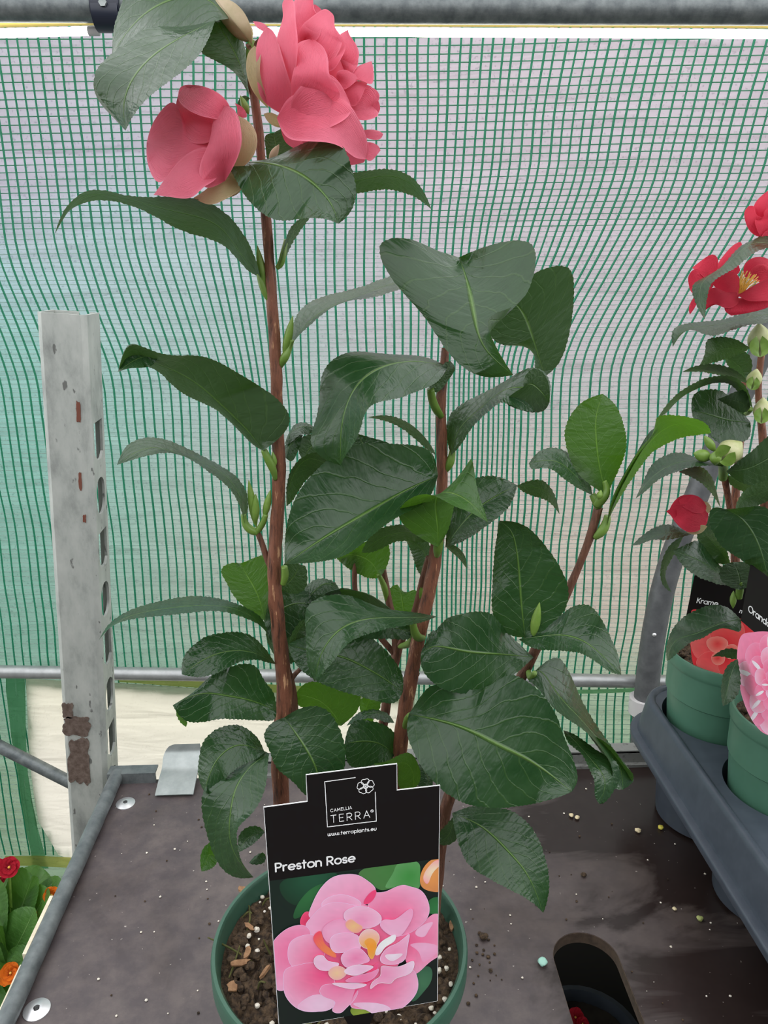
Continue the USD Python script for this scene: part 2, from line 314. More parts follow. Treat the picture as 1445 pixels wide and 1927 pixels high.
film('skirt_film', ([(0, (.72, .68, .58)), (.4, (.68, .66, .46)), (.6, (.74, .70, .60)), (1, (.72, .68, .58))], [(0, (.70, .67, .54)), (1, (.72, .68, .56))]), .1, False)
film('seam_film', ([(0, (.16, .40, .22)), (1, (.16, .40, .22))], [(0, (.26, .52, .30)), (1, (.26, .52, .30))]), .1, False)
film('algae_film', ([(0, (.50, .50, .16)), (1, (.50, .50, .16))], [(0, (.50, .50, .16)), (1, (.50, .50, .16))]), .1, False)
mat('net_green', {'t': ('translucent_bsdf', {'color': (.08, .56, .34)}), 'd': ('principled_bsdf', {'base_color': (.025, .26, .15), 'roughness': .5}), 'x': ('mix_closure', {'fac': .6})},
    [('t.BSDF', 'x.closure1'), ('d.BSDF', 'x.closure2')], 'x.closure')
mat('net_pale', {'t': ('translucent_bsdf', {'color': (.24, .52, .38)}), 'd': ('principled_bsdf', {'base_color': (.15, .38, .27), 'roughness': .5}), 'x': ('mix_closure', {'fac': .5})},
    [('t.BSDF', 'x.closure1'), ('d.BSDF', 'x.closure2')], 'x.closure')

# ================================================================== THE SETTING
def structure(name, mesh, m, **kw):
    return obj(name, mesh, m, None, kind='structure', **kw)
structure('ground', box((-6, -4, -.05), (6, 7, 0)), 'gravel', label='dark gravel ground under and around the plant trolley')
structure('wall_front', box((-4.5, -2.05, 0), (4.5, -2.0, 1.95)), 'blocker_green', label='dark green shade cloth on the other side of the aisle')  # out-of-view wall added to cut front light and deepen leaf gloss

# the side wall: a vertical plane through the mid rail; s runs along it, h is height
YL = 1.20
railL = at_y(0, 1262, YL)
railR = at_z(1270, 1285, railL[2])
wd = (railR-railL); wd[2] = 0; wd /= np.linalg.norm(wd)
wn = np.array([wd[1], -wd[0], 0.0])                 # towards the camera
WB = railL+wn*-.012; W0 = np.array([WB[0], WB[1], 0.0])
def on_wall(px, py, off=0.0):
    p = at_plane(px, py, W0+wn*off, wn); return float(np.dot(p-W0, wd)), float(p[2])
def wallpt(s, h, off=0.0):
    return W0+np.multiply.outer(np.asarray(s, float), wd)+np.multiply.outer(np.asarray(h, float), [0, 0, 1.0])+np.multiply.outer(np.asarray(off, float)*np.ones_like(np.asarray(s, float)), wn)
def sstep(x, a, b):
    t = np.clip((np.asarray(x, float)-a)/(b-a), 0, 1); return t*t*(3-2*t)
def bulge(s, h):
    """the slack film: shallow folds, in metres towards the house"""
    s, h = np.broadcast_arrays(np.asarray(s, float), np.asarray(h, float))
    p = np.stack([s*3.2+h*1.1, h*5.5, np.zeros_like(s)], -1)
    q = np.stack([s*1.2, h*1.6, np.full_like(s, 3.3)], -1)
    return .020*(meshkit.fbm(p, 3, 5)-.5)+.035*(meshkit.noise(q, 9)-.5)-.024
h_of = lambda y, x=722: on_wall(x, y)[1]
SL, SR = on_wall(0, 600)[0], on_wall(1445, 600)[0]
S_MIN, S_MAX, H_MIN, H_MAX = SL-1.1, SR+1.1, 0.0, h_of(-330)
gs, gh = np.meshgrid(np.linspace(S_MIN, S_MAX, 300), np.linspace(H_MIN, H_MAX, 220), indexing='ij')
def grid_mesh(Pts):
    a, b = Pts.shape[:2]; i = np.arange(a*b).reshape(a, b)
    f = np.stack([i[:-1, :-1], i[1:, :-1], i[1:, 1:], i[:-1, 1:]], -1).reshape(-1, 4)
    return trimesh.Trimesh(Pts.reshape(-1, 3), np.vstack([f[:, [0, 1, 2]], f[:, [0, 2, 3]]]), process=False)
SKO = P2('38,1288 200,1296 420,1312 620,1322 780,1335 780,1690 145,1640 100,1625 62,1560 50,1470')
sk_poly = sg.Polygon([on_wall(*q) for q in SKO])
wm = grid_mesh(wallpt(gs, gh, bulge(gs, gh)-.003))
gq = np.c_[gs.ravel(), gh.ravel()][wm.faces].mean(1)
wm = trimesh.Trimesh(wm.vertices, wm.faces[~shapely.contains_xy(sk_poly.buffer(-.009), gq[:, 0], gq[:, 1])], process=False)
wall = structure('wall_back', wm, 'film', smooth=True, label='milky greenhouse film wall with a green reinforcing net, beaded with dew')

# the net: strands drawn along the film
sx = lambda x: SL+(SR-SL)*x/1445.0
H420, H760, H330, H720 = h_of(420), h_of(760), h_of(300), h_of(720)
PX = (SR-SL)/1445.0
def warp(s, h):
    left = 1-sstep(s, sx(330), sx(620)); far = 1-sstep(s, sx(-500), sx(-100))
    right = sstep(s, sx(760), sx(1300))
    d = 62*PX*left*sstep(-np.asarray(h), -H420, -H760)*(1-.4*far)
    d = d-135*PX*right*sstep(-np.asarray(h), -H330, -H720)
    d = d-55*PX*sstep(s, sx(640), sx(1250))*sstep(-np.asarray(h), -h_of(-150), -h_of(420))
    q = np.stack([s*5, np.asarray(h)*7, np.zeros_like(s)], -1)
    return d+.010*(meshkit.fbm(q, 2, 21)-.5)
sk_in = sk_poly.buffer(-.012)
def strand(s, h, w, off=0.0):
    """a flat-backed triangular yarn along the polyline (s, h), lying on the film"""
    P = wallpt(s, h, bulge(s, h)+off); T = np.gradient(P, axis=0); T /= np.linalg.norm(T, axis=1, keepdims=True)
    S = np.cross(T, wn)
    V = np.stack([P-S*w/2, P+S*w/2, P+wn*w*.45], 1).reshape(-1, 3); n = len(P); f = []
    i = np.arange(n-1)
    i = i[~shapely.contains_xy(sk_in, np.asarray(s)[i], np.asarray(h)[i])]*3
    for a, b in ((0, 1), (1, 2), (2, 0)):
        f += [np.stack([i+a, i+b, i+b+3], 1), np.stack([i+a, i+b+3, i+a+3], 1)]
    return V, np.vstack(f)
def join(vf):
    vs, fs, o = [], [], 0
    for v, f in vf: vs.append(v); fs.append(f+o); o += len(v)
    return trimesh.Trimesh(np.vstack(vs), np.vstack(fs), process=False)
V_, HF = [], []
hh = np.linspace(h_of(1640), H_MAX, 80)
for k, s in enumerate(np.arange(S_MIN+.02, S_MAX, 19.0*PX)):
    sv = np.full_like(hh, s)+rng.normal(0, .0006); V_.append(strand(sv+warp(sv, hh), hh, .0030*rng.uniform(.85, 1.15), .0012))
H_ = []
y = -320.0; ss = np.linspace(S_MIN, S_MAX, 170)
while y < 1640:
    h0 = h_of(y); (H_ if y < 430 else HF).append(strand(ss, np.full_like(ss, h0)+.004*(meshkit.noise(np.stack([ss*6, np.full_like(ss, h0*2), ss*0], -1), 4)-.5)+.006*sstep(ss, sx(800), sx(1500)), (.0016 if y < 300 else .0012 if y < 430 else .0009), .0004))
    y += 16.5 if y < 230 else (16.5-8.0*min(1, (y-230)/260))
net = sub('reinforcing_net', wall, 'green net of fine strands')
obj('upright_strand', join(V_), 'net_green', net, smooth=False, kind='stuff')
obj('cross_strand', join(H_), 'net_pale', net, smooth=False, kind='stuff')
obj('cross_strand', join(HF), 'net_faint', net, smooth=False, kind='stuff')

# cream plastic skirt over the foot of the wall, with seams and an algae-green top edge
def wall_patch(outline, off, m, name, parent, cell=.02, label=None, amp=1.0):
    poly = sg.Polygon([on_wall(x, y, off) for x, y in outline])
    x0, y0, x1, y1 = poly.bounds
    V, fcs = trimesh.creation.triangulate_polygon(poly.segmentize(cell), engine='earcut')
    t = trimesh.Trimesh(np.c_[V, np.zeros(len(V))], fcs, process=False).subdivide_to_size(cell*2.5)
    P = wallpt(t.vertices[:, 0], t.vertices[:, 1], bulge(t.vertices[:, 0], t.vertices[:, 1])*amp+off)
    return obj(name, trimesh.Trimesh(P, t.faces, process=False), m, parent, smooth=True, label=label)
skirt = thing('plastic_skirt', 'cream plastic sheet hung over the wall foot behind the trolley post', 'plastic sheet', loc=wallpt(on_wall(300, 1450)[0], 0.4))
wall_patch(SKO, .006, 'skirt_film', 'sheet', skirt)
wall_patch(P2('215,1284 420,1298 620,1310 780,1322 780,1338 620,1326 420,1312 215,1296'), .0095, 'algae_film', 'top_edge', skirt)
wall_patch(P2('0,1280 36,1284 44,1470 60,1570 82,1650 55,1650 36,1560 22,1450 0,1310'), .010, 'seam_film', 'seam', skirt)
wall_patch(P2('0,1625 60,1625 145,1632 145,1652 60,1645 0,1642'), .012, 'algae_film', 'hem', skirt)
tape = thing('net_hem', 'dark green seam along the foot of the net at the right pipe', 'seam', loc=wallpt(on_wall(1150, 1320)[0], on_wall(1150, 1320)[1]))
wall_patch(P2('860,1318 1120,1319 1260,1312 1340,1310 1340,1318 1260,1320 1120,1327 860,1326'), .010, 'seam_film', 'band', tape)

# pipes along the wall
def pipe(name, pxa, pxb, wid, off, m, label, seg=20, n=24, ext=.5):
    A = at_plane(*pxa, W0+wn*off, wn); B = at_plane(*pxb, W0+wn*off, wn)
    d = (B-A)/np.linalg.norm(B-A)
    t = thing(name, label, 'pipe', loc=A)
    r = wid/2/F*(depth(A)+depth(B))/2
    obj('tube', tube([A-d*ext, B+d*ext], [r, r], n=n, seg=seg), m, t)
    return t, A, B, r
t, A, B, r = pipe('rail_pipe', (0, 1264), (1272, 1283), 25, .03, 'pipe_steel', 'slim bright steel rail running level across the lower wall')
c = at_plane(1236, 1283, W0+wn*.03, wn); d = (B-A)/np.linalg.norm(B-A)
obj('joint_sleeve', tube([c-d*.022, c+d*.001], [r*1.06]*2, seg=20), 'pipe_steel', t)
t, A, B, r = pipe('top_pipe', (0, 14), (1445, 19), 50, .07, 'galvanised_dark', 'thick grey pipe across the very top of the wall')
c = at_plane(206, 15, W0+wn*.07, wn); d = (B-A)/np.linalg.norm(B-A)
k = thing('pipe_clamp', 'dark navy round clamp on the top pipe behind the big leaf', 'clamp', loc=c)
obj('collar', cat_([tube([c-d*.018, c+d*.018], [r*1.22]*2, seg=28), tube([c-d*.0165+np.array([0, 0, -.006]), c+d*.0165+np.array([0, 0, -.006])], [r*1.28]*2, seg=28)]), 'navy_plastic', k)
obj('bolt', tube([c+wn*r*1.2, c+wn*(r*1.45)], [.005, .005], seg=6), 'galvanised', k)
# two fluorescent tubes hung below the top pipe
for (xa, ya, xb, yb, nm, lab) in ((-420, 73, 186, 58, 'fluorescent_tube', 'lit fluorescent tube left of the dark pipe clamp'), (236, 58, 1760, 66, 'fluorescent_tube', 'long lit fluorescent tube right of the dark pipe clamp, behind the flowers')):
    A = at_plane(xa, ya, W0+wn*.05, wn); B = at_plane(xb, yb, W0+wn*.05, wn); d = (B-A)/np.linalg.norm(B-A)
    t = thing(nm, lab, 'light tube', 'fluorescent tubes', loc=A)
    rr = 7.8/F*depth(A)
    obj('glass_tube', tube([A+d*.012, B-d*.012], [rr, rr], n=8, seg=16), 'tube_light', t)
    for e, q in ((A, 1), (B, -1)): obj('end_cap', tube([e, e+d*.013*q], [rr*1.08]*2, seg=16), 'white_plastic', t)
    obj('reflector', beam(A+np.array([0, 0, rr*2.5])+wn*-.012, B+np.array([0, 0, rr*2.5])+wn*-.012, .020, .0025), 'yellow_fitting', t)
# hoop pipe on the right: straight foot, then bends away
pts = [(1202, 1700), (1206, 1450), (1210, 1380), (1222, 1250), (1240, 1140), (1268, 1040), (1300, 960), (1340, 860), (1400, 730), (1470, 590), (1545, 440), (1600, 320)]
HP = np.array([at_plane(x, y, W0+wn*.060, wn) for x, y in pts])
t = thing('hoop_pipe', 'dark grey bent hoop pipe standing behind the potted plants at right', 'pipe', loc=HP[1])
obj('tube', tube(HP, [22/F*depth(p) for p in HP], n=60, seg=18), 'hoop_steel', t)
obj('rivet', ellipsoid(at_plane(1231, 1194, W0+wn*.076, wn), (.0035, .0035, .0035), sub_=2), 'washer_steel', t)
t = thing('clip_ring', 'white plastic clip ring round the foot of the hoop pipe', 'clip', loc=at_plane(1210, 1325, W0+wn*.060, wn))
a, b = at_plane(1209, 1340, W0+wn*.060, wn), at_plane(1211, 1312, W0+wn*.060, wn)
obj('ring', tube([a, b], [26/F*depth(a)]*2, seg=28, n=4), 'white_plastic', t)
# brace pipe low at the left
t, A, B, r = pipe('brace_pipe', (0, 1405), (128, 1470), 23, .05, 'galvanised_dark', 'sloping grey brace pipe low at the left behind the post', ext=.04)

# ================================================================== THE TROLLEY
cb = at_z(222, 1489, TZ); cr = at_z(1250, 1428, TZ)
XL, YB = cb[0]-.006, (cb[1]+cr[1])/2+.004
XR, YF = XL+1.35, YB-.62
so = at_z(1098, 1754, TZ); sl, sr = at_z(1037, 1790, TZ), at_z(1160, 1790, TZ)
sw = (sr[0]-sl[0]); sxm = (sr[0]+sl[0])/2
slot = sg.LineString([(sxm, so[1]-sw/2), (sxm, so[1]-.19)]).buffer(sw/2, 24)
board = sg.box(XL, YF, XR, YB).difference(slot)
trolley = thing('plant_trolley', 'plant trolley with a brown plywood shelf, steel edge rails and one tall slotted post', 'trolley', loc=((XL+XR)/2, (YF+YB)/2, 0))
shelf = obj('shelf', extrude(board, .011, TZ-.011), 'shelf_ply', trolley, smooth=False, label='brown scuffed plywood shelf with a long hand hole')
ring = slot.buffer(.0006).difference(slot.buffer(-.0004))
obj('slot_edge', extrude(ring, .0102, TZ-.0106), 'ply_edge', shelf, smooth=30)
obj('lower_shelf', box((XL+.03, YF, .64), (XR, YB-.005, .66)), 'cell_black', trolley, smooth=False)
# left rail: round-nosed steel edge
rl = [at_z(212, 1487, TZ+.008), at_z(158, 1600, TZ+.008), at_z(110, 1700, TZ+.008), at_z(15, 1900, TZ+.008)]
xr = np.mean([p[0] for p in rl])
A, B = np.array([xr, YB+.0, TZ+.008]), np.array([xr, YF, TZ+.008])
side = trimesh.creation.icosphere(1)
obj('edge_rail', cat_([tube([A, B], [.0072, .0072], n=90, seg=18, wob=.035, seed=3), box((xr-.0068, YF, TZ-.035), (xr-.003, YB, TZ+.006))]), 'galvanised_dark', trolley, label='grey steel edge rail on the left')
obj('edge_strip', cat_([box((xr-.0088, YF, TZ-.02), (xr-.0070, YB-.24, TZ+.0085)), box((xr-.0100, YB-.232, TZ-.02), (xr-.0070, YB-.172, TZ+.0105)), box((xr-.0082, YB-.166, TZ-.02), (xr-.0070, YB-.02, TZ+.007))]), 'cream_edge', trolley, label='chipped cream strip outside the rail')
# back lip
xlip = at_y(385, 1440, YB)[0]
obj('back_lip', cat_([box((xlip, YB+.001, TZ-.03), (XR, YB+.004, TZ+.017)), box((xlip, YB+.001, TZ+.0155), (XR, YB+.016, TZ+.0185)), box((xlip, YB-.004, TZ+.0), (XR, YB+.001, TZ+.0035))]), 'lip_paint', trolley, label='flaking pale lip along the back edge')
a = at_y(207, 1455, YB-.004); b = at_y(292, 1449, YB-.004)
obj('corner_bracket', cat_([box((a[0]-.003, YB-.006, TZ-.03), (b[0], YB-.003, a[2])), box((a[0]-.003, YB-.003, a[2]-.002), (b[0], YB+.009, a[2]))]), 'galvanised_dark', trolley, label='dark steel corner bracket')
# bent plate: tongue rising behind the edge
q = [at_y(300, 1480, YB-.012), at_y(362, 1478, YB-.012)]
xa, xb = q[0][0], at_y(372, 1440, YB)[0]
zt = at_y(330, 1402, YB+.02)[2]; zm = at_y(330, 1447, YB+.004)[2]
prof = [(YB-.030, TZ+.0015), (YB-.004, zm-.002), (YB+.006, zm), (YB+.013, zm+.006), (YB+.018, (zm+zt)/2), (YB+.020, zt)]
pr = spline([(0, y_, z_) for y_, z_ in prof], 30)
xs = np.linspace(xa, xb, 14)
def platept(u, k, off): 
    x = xa+(xb-xa)*u; return np.array([x, pr[k][1], pr[k][2]+off])
G = []
for o in (0, .002):
    g = np.zeros((14, 30, 3))
    for i in range(14):
        for k in range(30):
            u = i/13; p = platept(u, k, o)
            cor = max(0, (k/29-.72)/.28)          # rounded top corner
            p[0] = max(p[0], xa+.012*(1-math.sqrt(max(0, 1-cor*cor)))) if i < 7 else p[0]
            p[1] += -o*.7
            g[i, k] = p
    G.append(g)
obj('bent_plate', cat_([grid_mesh(G[0]), grid_mesh(G[1])]), 'galvanised', trolley, smooth=True, label='bent shiny steel tongue at the back edge')
for (x, y_, nm) in ((236, 1511, 'washer'), (69, 1899, 'washer')):
    c = at_z(x, y_, TZ+.001); rw = 24.5/F*depth(c) if y_ > 1700 else 17.5/F*depth(c)
    w_ = obj(nm, lathe([(0, .0), (rw, .0), (rw, .0008), (rw*.55, .0022), (rw*.26, .0024), (rw*.24, .0012), (0, .0012)], 40, c-np.array([0, 0, .001])), 'washer_steel', trolley)
    obj('screw', lathe([(0, .0019), (rw*.13, .0021), (rw*.2, .0015), (rw*.2, .0)], 16, c), 'screw_dark', w_)
# slotted post: a folded steel channel leaning a little, with slots in its right face
YP = YB+.012
tl, tr_, trr = at_y(69, 590, YP), at_y(160, 590, YP), at_y(179, 590, YP+.02)
bl, br = at_y(134, 1560, YP), at_y(203, 1560, YP)
wpost = (np.linalg.norm(tr_-tl)+np.linalg.norm(br-bl))/2
top, bot = (tl+tr_)/2, (bl+br)/2
ax = (top-bot)/np.linalg.norm(top-bot)
ex = np.array([1.0, 0, 0]); ex = ex-np.dot(ex, ax)*ax; ex /= np.linalg.norm(ex); ey = np.cross(ax, ex)
Lp = np.linalg.norm(top-bot); base = bot-ax*.30; LL = Lp+.30
dpt = .040
sh = wpost/2
T = np.eye(4); T[:3, 0], T[:3, 1], T[:3, 2], T[:3, 3] = ex, ey, ax, base
cs = sg.LineString([(sh-.006, dpt), (sh, dpt), (sh, .004), (sh-.004, 0), (-sh+.004, 0), (-sh, .004), (-sh, dpt), (sh*.1, dpt)]).buffer(.0013, join_style=1)
ch = extrude(cs, LL)
import manifold3d as m3
def man(t): return m3.Manifold(m3.Mesh(np.asarray(t.vertices, np.float32), np.asarray(t.faces, np.uint32)))
chm = man(trimesh.Trimesh(ch.vertices, ch.faces, process=True))
# slot positions from the top: alternating square-topped and oval
z0 = LL-.108-.016; pitch_ = .0565
k = 0; z = LL-.121
while z > .02:
    h_ = .038; y0 = .008; w_ = .026
    if k % 2: sl_ = sg.LineString([(y0+w_/2, -h_/2+w_/2), (y0+w_/2, h_/2-w_/2)]).buffer(w_/2, 12)
    else: sl_ = sg.Polygon([(y0, h_/2), (y0+w_, h_/2+.001), (y0+w_, -h_/2+.006), (y0+w_*.75, -h_/2), (y0+w_*.3, -h_/2), (y0, -h_/2+.008)])
    e = trimesh.creation.extrude_polygon(sl_, .02, engine='earcut')
    R = np.eye(4); R[:3, 0], R[:3, 1], R[:3, 2], R[:3, 3] = (0, 1, 0), (0, 0, 1), (1, 0, 0), (sh-.01, 0, z)
    e.apply_transform(R); chm = chm-man(e)
    z -= pitch_; k += 1
v, f, _ = meshkit.arrays(chm); ch = trimesh.Trimesh(v, f, process=False); ch.apply_transform(T)
post = obj('post', ch, 'post_steel', trolley, smooth=25, label='leaning galvanised post with slots down its right face')
plug = box((-sh+.002, .003, .02), (sh-.0065, .006, LL-.004)); 
if 0: back = extrude(sg.box(-sh+.004, dpt-.006, sh-.003, dpt-.003), LL-.01); back.apply_transform(T)
if 0: obj('post_back', back, 'galvanised_dark', post, smooth=False)
def chip(cx, cz, w_, h_, seed, m, name):
    a = np.linspace(0, 2*np.pi, 70, endpoint=False)
    r_ = .62+.62*meshkit.fbm(np.c_[np.cos(a)*2.2+seed*7, np.sin(a)*2.2, a*0], 4, seed)
    pts = np.c_[cx+np.clip(np.cos(a)*1.25, -1, 1)*w_/2*r_, cz+np.clip(np.sin(a)*1.25, -1, 1)*h_/2*r_]
    e = extrude(sg.Polygon(pts).buffer(0), .0007)
    v = e.vertices.copy(); e.vertices = np.c_[v[:, 0], -.0014-v[:, 2], v[:, 1]]; e.apply_transform(T)
    obj(name, e, m, post, smooth=False)
def on_post(px, py):
    p = at_plane(px, py, base, ey)-base; return float(p@ex), float(p@ax)
for i, (x, y_, w_, h_) in enumerate(((151, 1432, .025, .060), (144, 1365, .030, .026), (128, 1335, .012, .020))):
    c_ = on_post(x, y_); chip(c_[0], c_[1], w_, h_, i+1, 'rust', 'rust_patch')
for i, (x, y_, w_, h_) in enumerate(((149, 775, .004, .022), (152, 905, .003, .018), (160, 975, .003, .008))):
    c_ = on_post(x, y_); chip(c_[0], c_[1], w_, h_, i+9, 'paint_red', 'paint_chip')
# legs carry on the same post down to the ground
obj('leg', beam(base+ey*.02, np.array([base[0]-ax[0]/ax[2]*base[2], base[1], .0])+ey*.02, .04, .04, up=(0, 1, 0)), 'post_steel', trolley)
for (x, y_) in ((XR-.03, YB-.03), (XR-.03, YF+.03), (XL+.03, YF+.03)):
    obj('leg', box((x-.02, y_-.02, 0), (x+.02, y_+.02, TZ-.019)), 'post_steel', trolley)

# crumbs, pellets and drops on the shelf
def pebble(c, r, seed, flat=.7):
    s = trimesh.creation.icosphere(subdivisions=2); d = s.vertices
    s.vertices = d*(.75+.5*meshkit.noise(d*1.6+seed*3.1, seed))[:, None]*np.array([r, r, r*flat])+np.asarray(c)+np.array([0, 0, r*flat*1.06+.0002]); return s
for i, (x, y_, r, m, nm, lab) in enumerate(((1075, 1537, 4.5, 'cream_pellet', 'fertiliser_pellet', 'cream pellet on the shelf, left one of a touching pair'), (1086, 1541, 4.5, 'cream_pellet', 'fertiliser_pellet', 'cream pellet on the shelf, right one of a touching pair'),
        (1200, 1566, 5.5, 'cream_pellet', 'fertiliser_pellet', 'single cream pellet on the wet shelf near the tray'), (1243, 1560, 5, 'yellow_pellet', 'fertiliser_pellet', 'yellow pellet nearest the dark tray'),
        (1316, 1732, 6, 'green_crumb', 'leaf_crumb', 'small yellow-green crumb on the brown part of the shelf'), (1269, 1713, 4, 'cream_pellet', 'leaf_crumb', 'tiny pale crumb left of the green crumb'),
        (1020, 1815, 9, 'teal_chip', 'plastic_chip', 'pale turquoise chip beside the hand hole'), (910, 1767, 8, 'soil', 'soil_crumb', 'dark soil lump on the shelf right of the big pot'), (1098, 1649, 5, 'soil', 'soil_crumb', 'dark soil lump in the middle of the shelf'))):
    if m not in MAT: plain(m, {'cream_pellet': (.62, .52, .32), 'yellow_pellet': (.55, .48, .06), 'green_crumb': (.32, .36, .12), 'teal_chip': (.32, .58, .48)}[m], .5)
    c = at_z(x, y_, TZ); o = obj(nm, pebble(c, r/F*depth(c), i), m, None, smooth=True, label=lab, cat='crumb')
pale, dark, spots = [], [], []
def clear(c):
    if any((c[0]-q[0])**2+(c[1]-q[1])**2 < .0045**2 for q in spots): return False
    spots.append(c); return True
for i in range(170):
    x, y_ = rng.uniform(40, 1400), rng.uniform(1480, 1925); c = at_z(x, y_, TZ)
    if not (XL+.03 < c[0] < XR and YF < c[1] < YB-.01) or slot.buffer(.004).contains(sg.Point(c[0], c[1])) or not clear(c): continue
    s = pebble(c, rng.uniform(.0004, .0011), i, .6)
    (pale if rng.random() < .55 else dark).append(s)
for q in range(40):
    c = at_z(rng.normal(905, 22), rng.normal(1830, 45), TZ)
    r_ = rng.uniform(.0005, .0016)
    if clear(c): dark.append(pebble(c, r_, q, .6))
keys(obj('pale_crumbs', cat_(pale), 'perlite', None, smooth=True).GetPrim() if False else obj('pale_crumbs', cat_(pale), 'perlite', None, smooth=True), 'pale specks of perlite scattered over the brown shelf', 'crumbs', kind='stuff')
obj('soil_crumbs', cat_(dark), 'soil', None, smooth=True, label='dark specks of soil scattered over the brown shelf', cat='crumbs', kind='stuff')

# ================================================================== LEAVES AND PETALS
def loft(spec, Y0, d0, d1, bow=0.0, und=False, sgn=(1, -1), ratio=.26, serr=1.0, crease=.5, m=13, limit=1.0, eb=0.0, tilt=None, seed=0):
    if tilt is None: tilt = .27 if serr else 0.0
    """spec 'mid | edge a | edge b' in picture points, base first; d0, d1, bow in cm away from the camera relative to Y0.
    Where the blade shows narrower than it is, its edges are turned away (a) and towards (b) the camera."""
    mid, a, b = [P2(s) for s in spec.split('|')]
    base, tip = mid[0], mid[-1]
    a, b = [base]+a+[tip], [base]+b+[tip]
    L = sum(math.dist(p, q) for p, q in zip(a[:-1], a[1:]))
    n = int(np.clip(L/3.0, 18, 110))
    cm, ca, cbv = spline(mid, n), spline(a, n), spline(b, n)
    v = np.linspace(0, 1, n)
    dm = (d0+(d1-d0)*v+bow*np.sin(np.pi*v))/100
    z = np.array([depth(at_y(p[0], p[1], Y0+dd)) for p, dd in zip(cm, dm)])
    P3 = np.array([at_y(p[0], p[1], Y0+dd) for p, dd in zip(cm, dm)])
    L3 = np.linalg.norm(np.diff(P3, axis=0), axis=1).sum()
    want = ratio*L3*np.sin(np.pi*np.clip(v*.94+.03, 0, 1))**.75
    k = tilt*(-1 if und else 1)
    def off(c):
        w = np.linalg.norm(c-cm, axis=1)*z/F
        return np.sqrt(np.maximum(want**2-w**2, 0))*limit
    wa_, wb_ = (np.linalg.norm(c-cm, axis=1)*z/F*k for c in (ca, cbv))
    da, db = dm+wa_+sgn[0]*off(ca)*(-1 if und else 1)+eb/100*np.sin(np.pi*v), dm-wb_+sgn[1]*off(cbv)*(-1 if und else 1)+eb/100*np.sin(np.pi*v)
    if serr:
        teeth = max(6, int(L/8.5)); saw = (v*teeth % 1.0)
        amp = serr*2.6*np.sin(np.pi*v)**.3*(saw-.5)
        for c in (ca, cbv):
            o = c-cm; nrm = np.linalg.norm(o, axis=1, keepdims=True); c += np.where(nrm > 4, o/np.maximum(nrm, 1e-6), 0)*amp[:, None]
    U = np.linspace(-1, 1, m); pts = np.zeros((n, m, 3)); wv = np.random.default_rng(seed)
    ph = wv.uniform(0, 6, 4)
    for j, u in enumerate(U):
        la, lm, lb = u*(u-1)/2, 1-u*u, u*(u+1)/2
        if u < 0: qa, qm, qb = -u, 1+u, 0.0
        else: qa, qm, qb = 0.0, 1-u, u
        wa, wm, wb = (1-crease)*la+crease*qa, (1-crease)*lm+crease*qm, (1-crease)*lb+crease*qb
        xy = wa*ca+wm*cm+wb*cbv; dd = wa*da+wm*dm+wb*db
        dd = dd+.0006*abs(u)*np.sin(v*10+ph[0]+(2 if u > 0 else 0)+ph[1])*np.sin(np.pi*v)*(1 if serr else .6)
        for i in range(n): pts[i, j] = at_y(xy[i, 0], xy[i, 1], Y0+dd[i])
    g = grid_mesh(pts)
    nv = np.cross(g.vertices[g.faces[:, 1]]-g.vertices[g.faces[:, 0]], g.vertices[g.faces[:, 2]]-g.vertices[g.faces[:, 0]])
    cent = g.vertices[g.faces].mean(1)
    facing = np.einsum('ij,ij->i', nv, CAM-cent).sum() > 0
    if facing == und: g.faces = g.faces[:, ::-1].copy()
    uv = np.stack(np.meshgrid(v, (U+1)/2, indexing='ij')[::-1], -1).reshape(-1, 2)
    return g, uv
SEED = [0]
def add(parent, name, spec, Y0, m='leaf', d=(0, 0), bow=0.0, label=None, **kw):
    SEED[0] += 1
    g, uv = loft(spec, Y0, d[0], d[1], bow, seed=SEED[0], **kw)
    return obj(name, g, m, parent, smooth=True, uv=uv, label=label)
def pxtube(pts, Y0, m, parent, name, seg=12, wob=0.0, n=None, seed=0, label=None):
    """pts: (px, py, radius px, dy cm)"""
    P = np.array([at_y(x, y, Y0+dd/100) for x, y, r, dd in pts]); R = [r/F*depth(p) for p, (x, y, r, dd) in zip(P, pts)]
    return obj(name, tube(P, R, n=n or max(8, len(pts)*6), seg=seg, wob=wob, seed=seed), m, parent, smooth=True, label=label)
def bud(parent, name, base, tip, r, Y0, m, label=None, dd=(0, 0), fat=.45, lines=0):
    A, B = at_y(*base, Y0+dd[0]/100), at_y(*tip, Y0+dd[1]/100); rr = r/F*depth(A)
    t = np.linspace(0, 1, 14); rad = rr*np.clip(np.sin(np.pi*np.clip(t**(math.log(.5)/math.log(fat)), 0.02, .985)), .03, 1)**.8
    return obj(name, tube([A+(B-A)*q for q in t], rad, smoothed=False, seg=16), m, parent, smooth=True, label=label)

